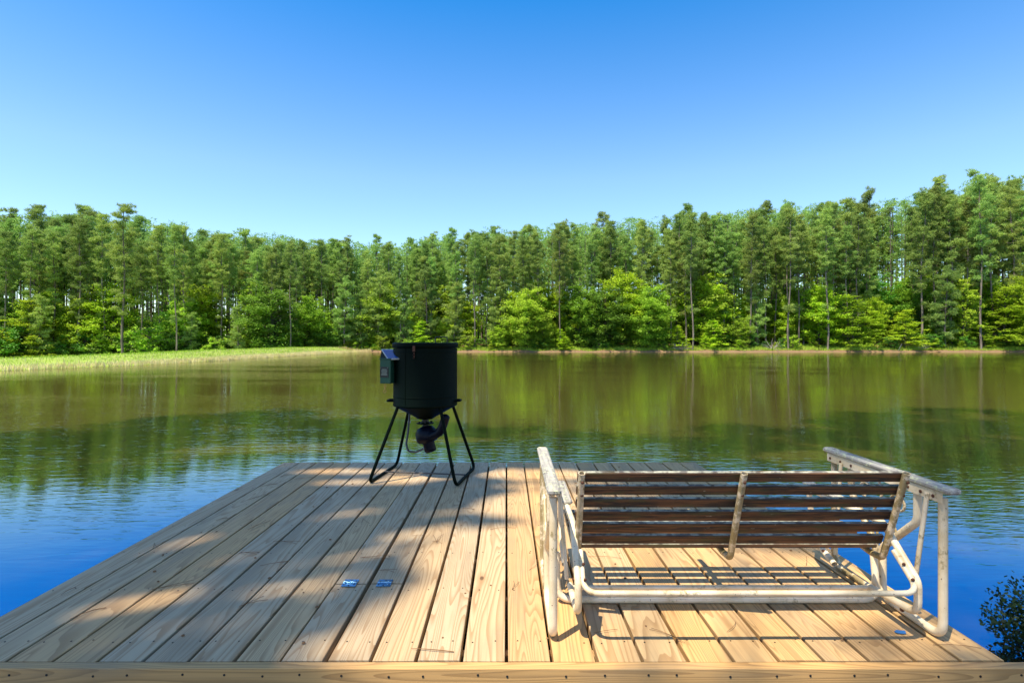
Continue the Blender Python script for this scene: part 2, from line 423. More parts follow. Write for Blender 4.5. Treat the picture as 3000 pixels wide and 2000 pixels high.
# ------------------------------------------------------------------ terrain and water
def near_shore(x):
    return np.where(x > 1.85, 1.2+1.65*np.exp(-((x-2.85)/0.5)**2), 0.6)
def shore_x(y):
    y = np.asarray(y, float)
    return np.interp(y, [-40, 20, 28, 34, 46, 68, 79], [-58, -30.2, -26.8, -24.2, -23.1, -22.9, -20.5])+0.25*np.sin(y*0.33+0.7)+0.12*np.sin(y*0.91)
def hgt(x, y):
    """ground height (world z)"""
    x = np.asarray(x, float); y = np.asarray(y, float)
    nz = 0.5*np.sin(x*0.31+1.3)+0.35*np.sin(x*0.83+y*0.1)+0.2*np.sin(x*1.9)
    sx = shore_x(y)
    far = 78.2+nz*0.45
    dl = x-sx; df = far-y; dn = y-near_shore(x); dr = 130-x
    d = np.minimum(np.minimum(dl, df), np.minimum(dn, dr))
    out = WZ-np.clip(d*0.35, 0, 1.3)
    # far shore: small cut bank, then a slope that is steeper to the right
    e = np.clip(y-far, 0, 400)
    slope = np.interp(x, [-40, -10, 20, 60, 110], [0.03, 0.05, 0.09, 0.14, 0.16])
    hf = WZ+0.16*np.clip(e/0.25, 0, 1)*(1+0.5*np.sin(x*1.3)*np.sin(x*0.37))+0.25*np.clip(e/3, 0, 1)+slope*np.minimum(e, 60)+0.08*np.sin(x*0.9)*np.clip(e, 0, 1)
    # dam on the left
    el = np.clip(sx-x, 0, 400)
    cr = np.interp(y, [20, 32, 50, 80], [0.5, 0.5, 0.66, 0.72])
    hl = WZ+np.interp(el, [0, 0.6, 3.6, 6.0, 11, 30, 400], [0, 0.2, 1.0, 1.0, -0.7, -0.8, -0.8])*np.where(el < 9, cr, 0.65)
    hl2 = hl+0.02*np.clip(y-76, 0, 60)
    en = np.clip(near_shore(x)-y, 0, 400)
    hn = WZ+np.interp(en, [0, 0.12, 0.5, 2, 6, 400], [0, 0.06, 0.13, 0.25, 0.45, 0.6])
    land = np.where(df < 0, np.where(dl < 0, hl2+(hf-hl2)*np.clip(1-el/9, 0, 1), hf), np.where(dl < 0, hl2, np.where(dn < 0, hn, WZ+1)))
    return np.where(d > 0, out, land)
def ground():
    xs = np.unique(np.concatenate([np.linspace(-900, -100, 9), np.linspace(-100, -38, 32), np.linspace(-38, -20, 61), np.linspace(-20, 110, 261), np.linspace(-2, 8, 41), np.linspace(110, 900, 12)]))
    ys = np.unique(np.concatenate([np.linspace(-300, -20, 8), np.linspace(-20, 0, 8), np.linspace(0, 6, 31), np.linspace(6, 76, 71), np.linspace(76, 84, 65), np.linspace(84, 150, 45), np.linspace(150, 1500, 12)]))
    X, Y = np.meshgrid(xs, ys); Z = hgt(X, Y)
    nx, ny = len(xs), len(ys)
    V = np.stack([X.ravel(), Y.ravel(), Z.ravel()], 1)
    i, j = np.meshgrid(np.arange(nx-1), np.arange(ny-1)); a = (j*nx+i).ravel()
    me = fastmesh('ground', V, np.stack([a, a+1, a+nx+1, a+nx], 1), [M['ground']])
    me.polygons.foreach_set('use_smooth', [True]*len(me.polygons))
    o = bpy.data.objects.new('ground', me); col.objects.link(o); o['kind'] = 'structure'
ground()
wm_ = MB(); ys_ = [-3, 5, 12, 20, 24, 28, 34, 46, 60, 72, 79]
wm_.add([(float(shore_x(y))-1.6, y, WZ) for y in ys_]+[(140, 79.6, WZ), (140, -3, WZ)], [tuple(reversed(range(len(ys_)+2)))])
wo_ = wm_.build('water', M['water']); wo_['kind'] = 'structure'

# ------------------------------------------------------------------ foliage generators (numpy)
def needles(centres, per, ln, wd, up=0.25):
    """thin triangles radiating from each centre"""
    n = len(centres)*per
    c = np.repeat(centres, per, 0)
    d = rng.normal(size=(n, 3)); d[:, 2] += up; d /= np.linalg.norm(d, axis=1)[:, None]
    s = np.cross(d, rng.normal(size=(n, 3))); s /= np.linalg.norm(s, axis=1)[:, None]+1e-9
    l = rng.uniform(0.7, 1.25, (n, 1))*ln
    V = np.stack([c-s*wd*0.5, c+s*wd*0.5, c+d*l], 1).reshape(-1, 3)
    return V, np.arange(n*3).reshape(-1, 3)
def leaves(centres, size, flat=0.55):
    n = len(centres)
    nn = rng.normal(size=(n, 3)); nn[:, 2] = np.abs(nn[:, 2])+flat*2.2; nn /= np.linalg.norm(nn, axis=1)[:, None]
    a = np.cross(nn, rng.normal(size=(n, 3))); a /= np.linalg.norm(a, axis=1)[:, None]+1e-9
    b = np.cross(nn, a)
    s = rng.uniform(0.6, 1.3, (n, 1))*size*0.5
    V = np.stack([centres-a*s, centres-b*s*0.62, centres+a*s, centres+b*s*0.62], 1).reshape(-1, 3)
    return V, np.arange(n*4).reshape(-1, 4)
def trunkmesh(name, paths, mat_, n=7):
    mb = MB()
    for pts, r0, r1 in paths: mb.tube(pts, [r0+(r1-r0)*i/(len(pts)-1) for i in range(len(pts))], n=n, cap=False)
    me = bpy.data.meshes.new(name); me.from_pydata(mb.v, [], mb.f); me.materials.append(mat_)
    me.polygons.foreach_set('use_smooth', [True]*len(me.polygons)); me.update()
    return me
def make_pine(H, cs, W, nl, dens=22, low=3, rt=0.17, per=6, wd=0.055):
    """loblolly pine: bare pole, whorls of rising limbs, needle puffs along the outer limbs. cs = crown start fraction"""
    lean = rng.normal(size=2)*0.25
    def axis(z): u = z/H; return np.array([lean[0]*u*u+0.1*math.sin(z*0.5), lean[1]*u*u+0.1*math.cos(z*0.4), z])
    paths = [([Vector(axis(H*i/9)-(np.array([0.1*math.sin(0), 0.1, 0]) if i == 0 else 0)) for i in range(10)], rt, 0.03)]
    puffs = []
    zs = [H*(cs+(1-cs)*((i+rng.uniform(-.4, .4))/nl)) for i in range(nl)]+[H*rng.uniform(cs*0.45, cs) for _ in range(low)]
    for k, z in enumerate(zs):
        z = min(max(z, 1.5), H*0.985)
        u = (z/H-cs)/(1-cs)
        if u < 0: ln = W*rng.uniform(0.25, 0.5)
        else: ln = W*(0.55+0.75*u if u < 0.32 else 0.79*math.sqrt(max(0.02, 1-((u-0.32)/0.72)**2)))*rng.uniform(0.55, 1.15)
        az = rng.uniform(0, 2*math.pi) if k % 3 == 0 else (k*2.4+rng.uniform(-.5, .5))
        rise = rng.uniform(0.0, 0.35)+0.55*max(u, 0)
        b = axis(z); d = np.array([math.cos(az), math.sin(az), rise]); d /= np.linalg.norm(d)
        e = b+d*ln; mid = b+d*ln*0.5+np.array([0, 0, -0.06*ln])
        paths.append(([Vector(b), Vector(mid), Vector(e)], 0.045*(1.15-max(u, 0)), 0.012))
        npf = max(2, int(ln*3.4))
        for q in range(npf):
            t = rng.uniform(0.38, 1.03) if q else 1.0
            c = b+(e-b)*t+rng.normal(size=3)*np.array([0.34, 0.34, 0.14])*ln*0.42
            puffs.append((c, rng.uniform(0.24, 0.48)))
    top = axis(H)
    for _ in range(5): puffs.append((top+rng.normal(size=3)*np.array([.25, .25, .35])-np.array([0, 0, .3]), 0.4))
    C = []
    for c, r in puffs:
        k = int(dens*(r/0.42)**2)
        p = rng.normal(size=(k, 3)); p /= np.linalg.norm(p, axis=1)[:, None]; p *= r*rng.uniform(0.35, 1, (k, 1))**0.6
        p[:, 2] *= 0.55; C.append(c+p)
    V, Fc = needles(np.concatenate(C), per, 0.29, wd, 0.5)
    return trunkmesh('trunk', paths, M['bark']), fastmesh('crown', V, Fc, [M['pine']])
def make_broad(H, W, nlay, dens, lsize, matl, z0=0.12, shape='round', flat=0.6, zsp=0.2):
    """broadleaf tree: several rising limbs, leaf sprays in flattened layers"""
    paths = [([Vector((0, 0, -0.3)), Vector((0.1, 0.05, H*0.35)), Vector((0.0, 0.15, H*0.7)), Vector((0.1, 0, H*0.95))], 0.03+H*0.011, 0.02)]
    C = []
    for i in range(nlay):
        u = (i+rng.uniform(0, 1))/nlay
        z = H*(z0+(1-z0)*u)
        if shape == 'round': w = W*math.sqrt(max(0.04, 1-(2*(u*0.92+0.02)-0.85)**2/1.25))
        elif shape == 'cone': w = W*(1.05-u*0.9)
        else: w = W*(0.9-0.5*u)
        w *= rng.uniform(0.55, 1.1)
        az = i*2.4+rng.uniform(-.6, .6)
        e = np.array([math.cos(az)*w, math.sin(az)*w, z+rng.uniform(-.05, .12)*H*0.5])
        b = np.array([0.05, 0.05, z*0.82])
        paths.append(([Vector(b), Vector((b+e)/2+np.array([0, 0, 0.1])), Vector(e)], 0.035, 0.008))
        ns = max(2, int(w*2.2))
        for q in range(ns):
            t = rng.uniform(0.35, 1.05)
            c = b+(e-b)*t+rng.normal(size=3)*np.array([0.3, 0.3, 0.07])*w*0.5
            k = int(dens*rng.uniform(0.5, 1.3)); rr = rng.uniform(0.3, 0.65)*max(0.6, W/3)
            p = rng.normal(size=(k, 3))*np.array([0.52, 0.52, zsp])*rr; C.append(c+p)
    V, Fc = leaves(np.concatenate(C), lsize, flat)
    return trunkmesh('trunk', paths, M['barkd']), fastmesh('crown', V, Fc, [matl])
def place(kind, pair, x, y, scale, rz, label, cat, group, z=None, sz=1.0):
    if kind != 'pine_tree' and x < -26: scale *= 1.12
    zz = float(hgt(x, y)) if z is None else z
    o = empty(kind, (x, y, zz-0.05), label, cat, group)
    o.rotation_euler = (0, 0, rz); o.scale = (scale, scale, scale*sz)
    for nm, me in zip(('trunk', 'crown'), pair):
        c = bpy.data.objects.new(nm, me); col.objects.link(c); c.parent = o
    return o

# ------------------------------------------------------------------ the wood on the far shore
PX = [0, 100, 370, 600, 800, 1000, 1150, 1250, 1403, 1722, 1990, 2347, 2550, 2742, 2895, 3000]
PY = [622, 608, 622, 655, 678, 698, 704, 685, 662, 640, 618, 592, 578, 540, 512, 520]
def front(px): return np.interp(px, [-200, 0, 500, 1050, 1300, 3200], [60, 63, 70, 79.5, 80.5, 81])
pines = [make_pine(18, cs, W, nl, 20, low, rt, 6, 0.05) for cs, W, nl, low, rt in
         ((0.50, 1.75, 44, 7, .13), (0.58, 1.6, 38, 7, .12), (0.42, 1.9, 50, 6, .15), (0.62, 1.55, 34, 9, .12), (0.36, 1.7, 52, 5, .13), (0.50, 2.1, 46, 9, .16), (0.54, 1.45, 40, 6, .11), (0.46, 1.6, 46, 8, .12))]
# full-crowned younger pines (branches nearly to the ground)
yp = [make_pine(11, 0.14, 2.2, 46, 18, 0, .13), make_pine(9, 0.10, 1.9, 40, 18, 0, .11)]
LP = 'tall pine in the dense wood behind the grassy dam, left of the feeder'
LQ = 'tall pine in the dense wood across the water, right of the feeder'
cnt = 0
taken = []
def toppx(px): return float(np.interp(px, PX, PY))
def try_pine(px, y, frac, pair, label, group, cat='pine tree', kind='pine_tree'):
    x = (px-1500)*y/F
    g = float(hgt(x, y))
    top = CAMH+(1000-toppx(px))/F*y
    H = max(8.0, (top-g)*frac)
    base = 18.0
    s = H/base
    return place(kind, pair, x, y, s, random.uniform(0, 6.28), label, cat, group)
# named pines standing alone at the water's edge
lone = [(1390, 79.9, .93, 'slim pine at the far water edge just right of the feeder'),
        (1641, 79.4, .95, 'pine with dark trunk standing among bright green trees at the far shore'),
        (2029, 79.0, .96, 'bare pale pine trunk right at the waterline, right of the round bright tree'),
        (2310, 79.3, .95, 'pale straight pine trunk at the waterline above the bench middle'),
        (2425, 79.2, .93, 'pine just left of the layered yellow-green tree at the far shore'),
        (2340, 80.4, .9, 'forked-looking pine with grey trunk behind the shore brush'),
        (2875, 79.2, .97, 'dark straight pine trunk at the waterline near the right edge'),
        (516, 66.0, .94, 'dark thick pine trunk standing alone in front of the left wood'),
        (850, 72.5, .93, 'dark pine trunk at the far end of the grassy dam'),
        (360, 65.0, 1.05, 'tallest pine of the left wood, its crown standing above the rest')]
for px, y, fr, lb in lone:
    try_pine(px, y, fr, pines[random.choice((1, 3))] if px != 360 else pines[5], lb, 'pines of the wood around the pond')
LM = [(100, 'the left picture edge'), (360, 'the tallest left crown'), (516, 'the lone dark left trunk'), (800, 'the deep green rounded tree'), (1000, 'the end of the grassy dam'), (1248, 'the feeder'),
      (1545, 'the large bright green tree'), (1900, 'the largest round bright tree'), (2029, 'the pale waterline trunk'), (2310, 'the straight trunk above the bench'), (2500, 'the stacked-plate tree'),
      (2650, 'the lower layered tree'), (2875, 'the dark trunk near the right edge'), (3000, 'the right picture edge')]
def pine_label(px, row):
    q, nm = min(LM, key=lambda t: abs(t[0]-px)); d = px-q
    w = ('straight behind' if abs(d) < 22 else ('just ' if abs(d) < 60 else 'a little ' if abs(d) < 110 else 'well ')+('left' if d < 0 else 'right')+' of')
    if 'edge' in nm and abs(d) < 22: w = 'close by'
    return ('front-row pine ' if row < 0.15 else 'second-rank pine ' if row < 0.45 else 'deep-wood pine ')+w+' '+nm
NP = 262
for i in range(NP*8):
    if cnt >= NP: break
    px = random.uniform(-120, 3120)
    row = random.random()**1.15
    y = float(front(px))+0.4+row*15
    x = (px-1500)*y/F
    if any((x-a)**2+(y-b)**2 < 1.5**2 for a, b in taken): continue
    taken.append((x, y)); cnt += 1
    fr = random.uniform(0.76, 0.97)+0.05*row
    if row > 0.55: fr = random.uniform(0.84, 1.05)
    lab = pine_label(px, row)
    try_pine(px, y, fr, random.choice([pines[k] for k in ((0, 1, 3, 5, 6, 1) if px < 1080 else (0, 1, 2, 3, 4, 5, 6, 7))]), lab, 'pines of the wood around the pond')
# younger full-crowned pines at the front
for px, y, h, k in ((1010, 78.6, 10, 0), (1060, 79.6, 8.5, 1), (1110, 80.5, 11, 0), (1180, 80.6, 9, 1), (1250, 80.9, 11.5, 0), (1330, 80.8, 9.5, 1), (1450, 80.9, 10.5, 0), (2770, 79.9, 11.5, 0), (2220, 81.5, 9, 1), (560, 70, 5, 1), (700, 71.5, 6, 1), (110, 64, 6.5, 1)):
    x = (px-1500)*y/F
    lbl = {1010: 'leftmost full-crowned young pine, left of the feeder lid', 2770: 'soft full-crowned young pine at the shore near the right edge', 2220: 'young pine low in the wood above the bench middle',
           560: 'small young pine at the foot of the left wood', 700: 'small young pine at the left wood edge, nearer the feeder', 110: 'young pine low in the wood at the left edge'}.get(px, 'young full-crowned pine behind the feeder, '+{1060: 'second from its left', 1110: 'tall one left of the lid', 1180: 'just left of the lid', 1250: 'directly above the lid', 1330: 'just right of the lid', 1450: 'farthest right of the lid'}.get(px, 'leftmost'))
    o = place('young_pine', yp[k], x, y, h/(11 if k == 0 else 9), random.uniform(0, 6), lbl, 'pine tree', 'young pines at the wood edge')
# the rest of the wood, behind: one mass
def far_wood():
    Vs = []; Fs = []; off = 0; TV = MB()
    for i in range(1330):
        px = random.uniform(-150, 3150) if i < 1000 else random.choice((random.uniform(-1300, -130), random.uniform(3120, 3600))); y = float(front(px))+6+random.random()**0.8*36
        x = (px-1500)*y/F; g = float(hgt(x, y)); top = CAMH+(1000-toppx(px))/F*y
        H = (top-g)*random.uniform(0.80, 0.98)
        TV.tube([(x, y, g-.2), (x+random.uniform(-.3, .3), y, g+H*0.95)], [0.13, 0.04], n=5, cap=False)
        k = 46; c0 = random.uniform(0.4, 0.6); u = rng.uniform(c0, 1, k); w = 1.6*np.sqrt(np.clip(1-((u-0.6)/0.45)**2, 0.05, 1)); a = rng.uniform(0, 6.28, k)
        c = np.stack([x+np.cos(a)*w*rng.uniform(.2, 1, k), y+np.sin(a)*w*rng.uniform(.2, 1, k), g+H*u], 1)
        c = np.repeat(c, 8, 0)+rng.normal(size=(k*8, 3))*np.array([.27, .27, .14])
        V, Fc = needles(c, 4, 0.34, 0.09, 0.5); Vs.append(V); Fs.append(Fc+off); off += len(V)
    k = 78000; px = np.concatenate([rng.uniform(-200, 3200, 62000), rng.uniform(-1300, -150, 12000), rng.uniform(3100, 3600, 4000)]); y = front(px)+rng.uniform(9, 50, k); x = (px-1500)*y/F
    hh = np.interp(px, [0, 1800, 2300, 3200], [9.5, 9.5, 13, 14])*rng.uniform(0, 1, k)**1.1*(0.65+0.35*np.sin(x*0.35)*np.sin(y*0.6+x*.1))
    V, Fc = leaves(np.stack([x, y, hgt(x, y)+hh], 1), 0.75, 0.5)
    Fq = np.concatenate([Fc[:, [0, 1, 2]], Fc[:, [0, 2, 3]]]); Vs.append(V); Fs.append(Fq+off); off += len(V)
    nleaf = len(Fq)
    V = np.concatenate(Vs); Fc = np.concatenate(Fs)
    tv = np.array(TV.v, np.float32); tq = np.array(TV.f, np.int32)
    tt = np.concatenate([tq[:, [0, 1, 2]], tq[:, [0, 2, 3]]])+len(V)
    me = fastmesh('woodland', np.concatenate([V, tv]), np.concatenate([Fc, tt]), [M['pine'], M['barkd'], M['leaf']], [0]*(len(Fc)-nleaf)+[2]*nleaf+[1]*len(tt))
    o = bpy.data.objects.new('woodland', me); col.objects.link(o); o['kind'] = 'stuff'
    o['label'] = 'dense pine wood reaching back behind the nearer pines'; o['category'] = 'woodland'
far_wood()
# broadleaf understorey
br = dict(round=make_broad(9, 3.6, 95, 70, 0.22, M['leaf'], 0.06, 'round', .5, .30),
          round2=make_broad(8, 3.0, 85, 66, 0.21, M['leaf'], 0.05, 'round', .5, .30),
          yround=make_broad(9, 3.2, 85, 64, 0.22, M['yleaf'], 0.08, 'round', .5, .26),
          layer=make_broad(6.5, 3.4, 62, 70, 0.20, M['yleaf'], 0.06, 'cone', 1.1, .13),
          layer2=make_broad(5, 2.8, 52, 62, 0.19, M['yleaf'], 0.04, 'cone', 1.1, .15),
          slim=make_broad(10, 2.2, 80, 52, 0.21, M['leaf'], 0.06, 'round', .5, .32),
          dark=make_broad(7, 3.0, 85, 66, 0.21, M['dleaf'], 0.02, 'round', .5, .30),
          bush=make_broad(2.6, 1.7, 34, 60, 0.16, M['leaf'], 0.0, 'round', .5, .3),
          bushd=make_broad(2.4, 1.8, 34, 60, 0.16, M['dleaf'], 0.0, 'round', .5, .3),
          bushy=make_broad(2.2, 1.6, 30, 55, 0.15, M['yleaf'], 0.0, 'cone', 1.0, .2))
HB = dict(round=9, round2=8, yround=9, layer=6.5, layer2=5, slim=10, dark=7, bush=2.6, bushd=2.4, bushy=2.2)
special = [  # px, distance, kind, height, label
    (1545, 80.3, 'round', 8.8, 'large bright green tree with drooping layers, right of the feeder'),
    (1465, 79.8, 'round2', 3.9, 'low dense bright bush-like tree at the water edge right of the feeder'),
    (1700, 81.2, 'round2', 9.3, 'bright green tree between the two largest round trees'),
    (1590, 79.9, 'round2', 5.2, 'green tree leaning over the bank below the large bright tree'),
    (1900, 80.4, 'round', 9.2, 'largest round bright green tree on the far shore'),
    (1830, 82.5, 'yround', 11.5, 'yellow-green tree rising behind the largest round tree'),
    (1775, 81.0, 'dark', 8.6, 'darker green tree beside the largest round tree'),
    (1985, 80.0, 'layer2', 3.6, 'low yellow-green tree at the foot of the largest round tree'),
    (2090, 80.0, 'layer2', 4.4, 'low layered bright tree right of the bare waterline trunk'),
    (2170, 80.4, 'round2', 4.6, 'low green tree at the shore above the bench left half'),
    (2500, 79.9, 'layer', 7.6, 'layered yellow-green tree like stacked plates on the far shore'),
    (2650, 80.0, 'layer', 5.6, 'lower layered yellow-green tree right of the stacked-plate tree'),
    (2400, 82, 'yround', 9.6, 'yellow-green tree peeping between trunks above the bench'),
    (2940, 80.3, 'layer', 8.8, 'tall yellow-green tree at the right edge of the picture'),
    (3010, 80.2, 'yround', 10.5, 'yellow-green tree cut by the right picture edge'),
    (2820, 81, 'slim', 9.8, 'slim green tree left of the dark waterline trunk'),
    (2880, 80.3, 'layer2', 3.9, 'low layered tree at the foot of the dark waterline trunk'),
    (1120, 82, 'round', 9.3, 'bright green tree rising behind the feeder'),
    (1235, 80.2, 'layer2', 4.2, 'small yellow-green tree just above the feeder lid'),
    (800, 73.5, 'dark', 8.0, 'deep green rounded tree at the end of the left wood'),
    (730, 75, 'slim', 9, 'green tree left of the deep green rounded tree'),
    (905, 78, 'round2', 7.2, 'bright green tree left of the feeder above the dam end'),
    (960, 79, 'layer2', 3.4, 'small bright layered tree at the tip of the grassy dam'),
    (90, 64.5, 'layer', 6.2, 'yellow-green tree low in the wood at the left edge'),
    (20, 63.5, 'bushd', 3.4, 'bushy shrub at the left picture edge'),
    (330, 69, 'yround', 8.2, 'yellow-green tree between trunks in the left wood'),
    (590, 75, 'yround', 8.6, 'yellowish tree seen between trunks of the left wood'),
    (440, 67.5, 'bush', 3.6, 'bright bush at the foot of the left wood'),
    (1640, 79.6, 'layer2', 3.2, 'small tree hanging over the red bank below the round trees')]
for px, y, k, h, lb in special:
    place('broadleaf_tree' if h > 4 else 'shrub', br[k], (px-1500)*y/F, y, h/HB[k], random.uniform(0, 6.28), lb, 'tree' if h > 4 else 'shrub', 'broadleaf trees under the pines')
for i in range(135):
    px = random.uniform(-40, 3040); y = float(front(px))+random.uniform(1.5, 15)
    if px < 1100: k = random.choice(('dark', 'slim', 'round2', 'dark', 'yround')); h = random.uniform(3.5, 8.2)
    elif px < 2000: k = random.choice(('slim', 'round2', 'round', 'yround')); h = random.uniform(4, 10)
    else: k = random.choice(('slim', 'slim', 'round2', 'round', 'yround', 'dark', 'layer')); h = random.uniform(4.5, 11.5)
    place('understorey_tree', br[k], (px-1500)*y/F, y, h/HB[k], random.uniform(0, 6.28),
          pine_label(px, 1).replace('deep-wood pine', {'dark': 'deep green leafy tree', 'slim': 'slim green leafy tree', 'yround': 'yellowish leafy tree', 'layer': 'layered yellowish tree'}.get(k, 'bright green tree')+' among trunks'), 'tree', 'leafy trees among the pine trunks')
for i in range(150):
    px = random.uniform(-30, 3030); y = float(front(px))+random.uniform(-1.7 if px > 1150 else -0.9, 1.4)
    if px < 1000: k = random.choice(('bushd', 'bushd', 'bush', 'bushy')); h = random.uniform(1.2, 3.0)
    else:
        k = random.choice(('bush', 'bushy', 'bushd')); h = random.uniform(0.7, 2.3)
    place('shrub', br[k], (px-1500)*y/F, y, h/HB[k], random.uniform(0, 6.28),
          pine_label(px, 1).replace('deep-wood pine', {'bushd': 'deep green shrub', 'bushy': 'yellowish shrub'}.get(k, 'bright green shrub')+' on bank').replace('straight behind', 'in front of'), 'shrub', 'shrubs at the edge of the wood')
# dead brush at the far waterline
def dead_brush(px, y, w, h, label):
    x = (px-1500)*y/F; g = float(hgt(x, y)); mb = MB()
    for i in range(26):
        a = random.uniform(0, 6.28); p = Vector((x, y, g)); d = Vector((math.cos(a), math.sin(a)*0.6, random.uniform(0.1, 0.9))).normalized()
        pts = [p]
        for k in range(4):
            d = (d+Vector((random.uniform(-.4, .4), random.uniform(-.4, .4), random.uniform(-.3, .25)))).normalized(); p = p+d*w*0.14; p.z = min(p.z, g+h*0.6); pts.append(p)
        mb.tube(pts, [0.035, 0.008], n=5, cap=False)
    o = mb.build('dead_brush', M['dead']); o['label'] = label; o['category'] = 'dead branches'; o['group'] = 'dead brush on the far shore'
dead_brush(1995, 79.0, 3.0, 2.2, 'tangle of bare grey roots and twigs beside the bare waterline trunk')
dead_brush(2262, 79.6, 3.4, 2.8, 'pale dead brush leaning over the bank, left of the pale straight trunk')
dead_brush(2700, 79.4, 2.2, 1.2, 'low bare twigs on the bank right of the layered trees')
mb = MB(); x0 = (2624-1500)*78.6/F; mb.tube([(x0, 78.4, WZ-.2), (x0+0.7, 78.3, WZ+1.2)], [0.05, 0.03], n=6)
o = mb.build('leaning_stick', M['dead']); o['label'] = 'pale stick leaning out of the water at the far shore'; o['category'] = 'stick'

# grass and reeds on the dam (nobody could count the blades)
def blades(n, fx, hmin, hmax, wd, name, matl, label, lean=0.35):
    P = fx(n); n = len(P)
    z = hgt(P[:, 0], P[:, 1])
    h = rng.uniform(hmin, hmax, n); a = rng.uniform(0, 6.28, n)
    sx = np.cos(a)*wd*0.5; sy = np.sin(a)*wd*0.5
    lx = rng.normal(size=n)*lean*h; ly = rng.normal(size=n)*lean*h
    V = np.stack([np.stack([P[:, 0]-sx, P[:, 1]-sy, z-.03], 1), np.stack([P[:, 0]+sx, P[:, 1]+sy, z-.03], 1), np.stack([P[:, 0]+lx, P[:, 1]+ly, z+h], 1)], 1).reshape(-1, 3)
    me = fastmesh(name, V, np.arange(n*3).reshape(-1, 3), [matl])
    o = bpy.data.objects.new(name, me); col.objects.link(o); o['kind'] = 'stuff'; o['label'] = label; o['category'] = 'grass'
def dam_pts(e0, e1, y0=20, y1=79):
    def f(n):
        y = y0+(y1-y0)*rng.uniform(0, 1, n)**0.75; e = rng.uniform(e0, e1, n)
        return np.stack([shore_x(y)-e, y], 1)
    return f
blades(26000, dam_pts(0.7, 11), 0.06, 0.17, 0.05, 'dam_grass', M['grass'], 'short yellow-green grass covering the dam on the left')
blades(15000, dam_pts(-0.15, 0.9), 0.10, 0.32, 0.035, 'reeds', M['reed'], 'dry tan reeds along the waterline of the dam', 0.2)
blades(2600, dam_pts(0.6, 3.5), 0.12, 0.30, 0.03, 'dry_grass', M['reed'], 'tall dry seed stalks scattered over the dam grass', 0.2)
def shore_pts(n):
    x = rng.uniform(-22, 76, n); nz = 0.5*np.sin(x*0.31+1.3)+0.35*np.sin(x*0.83+7.8)+0.2*np.sin(x*1.9)
    return np.stack([x, 78.2+nz*0.45+0.35+rng.uniform(0, 2.2, n)**1.4], 1)
blades(26000, shore_pts, 0.12, 0.45, 0.06, 'bank_grass', M['grass'], 'sparse grass along the top of the far bank')

# ------------------------------------------------------------------ deck
PITCH = 0.1524; SH = -0.0101
Y0 = 1.826; Y1 = 4.836; T = 0.038
dock = empty('dock', (0, 1.79, WZ), 'new treated-pine fishing dock of long planks over the pond', 'dock')
gaps = {}
db = MB(); hb = MB(); HY = 1600*1.07/709.0
for i in range(-13, 11):
    gl_ = 0.0050+random.random()*0.002; gr_ = 0.0050+random.random()*0.002
    if i == -4: gl_ = 0.010
    if i == -5: gr_ = 0.010
    if i == 0: gl_ = 0.006
    if i == -1: gr_ = 0.006
    if i == -6: gr_ = 0.0015
    if i == -11: gr_ = 0.0015
    x0 = i*PITCH+gl_; x1 = (i+1)*PITCH-gr_
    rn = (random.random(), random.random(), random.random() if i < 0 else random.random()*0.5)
    yn = Y0+(0.008 if -6 <= i <= -2 or i > 5 else 0.002)
    zt = random.uniform(-0.0015, 0.0015)
    if i in (-5, -4):
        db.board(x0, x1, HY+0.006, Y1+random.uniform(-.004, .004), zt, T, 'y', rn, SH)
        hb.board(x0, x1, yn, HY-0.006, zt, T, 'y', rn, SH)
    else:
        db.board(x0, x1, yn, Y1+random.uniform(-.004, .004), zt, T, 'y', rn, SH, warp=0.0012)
    # screw heads sit on the joist lines, part of the planking
    for jy in (1.95, 2.36, 2.77, 3.18, 3.59, 4.0, 4.41, 4.79):
        for u in (0.2, 0.8):
            cx = x0+(x1-x0)*(u+random.uniform(-.05, .05)); cy = jy+random.uniform(-.012, .012)
            tgt = hb if (i in (-5, -4) and cy < HY) else db
            tgt.lathe([(0.0030, 0.0), (0.0030, 0.0010)], (cx+SH*cy, cy, zt+0.0004), 8, mi=1)
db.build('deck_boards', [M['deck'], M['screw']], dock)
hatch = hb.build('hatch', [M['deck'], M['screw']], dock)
def hinge(px):
    mb = MB(); py = HY; cx = (px-1500)*py/F; z = 0.0035
    L_ = 0.062; D_ = 0.031
    for s in (-1, 1):
        mb.box((cx, py+s*(D_/2+0.003), z), (L_, D_, 0.0022))
    for k in range(5):
        x0 = cx-L_/2+k*L_/5+0.0005
        mb.tube([(x0, py, z+0.003), (x0+L_/5-0.001, py, z+0.003)], 0.0042, n=10)
    for s in (-1, 1):
        for k, (u, v) in enumerate(((-.36, .5), (0, .72), (.36, .5))):
            mb.lathe([(0.0042, 0), (0.003, 0.001)], (cx+u*L_, py+s*(0.003+D_*v), z+0.0012), 10, mi=1)
    o = mb.build('hinge', [M['zinc'], M['screw']], hatch); return o
hinge(1026); hinge(1127)
XL, XR = -13*PITCH, 11*PITCH
rim = MB(); rim.board(XL-0.05+SH*1.8, XR+0.052+SH*1.8, 1.787, 1.825, 0.001, 0.235, 'x', (0.2, 0.4, 0.0))
rimo = rim.build('rim_board', M['deck'], dock)
for k in range(27):
    x = -1.93+k*0.1385+random.uniform(-.03, .03); z = -0.022+random.uniform(-.004, .004)
    s = MB(); s.lathe([(0.0040, 0.0), (0.0036, 0.0013), (0.0013, 0.001)], (x, 1.7868, z), 10, axis=(0, -1, 0))
    s.build('screw', M['screw'], rimo)
for sx in (XL+0.004, XR-0.042):
    s = MB(); s.board(sx, sx+0.038, 1.83, Y1-0.04, -0.0395, 0.19, 'y', (0.4, 0.2, 0.3), SH); s.build('side_joist', M['deck'], dock)
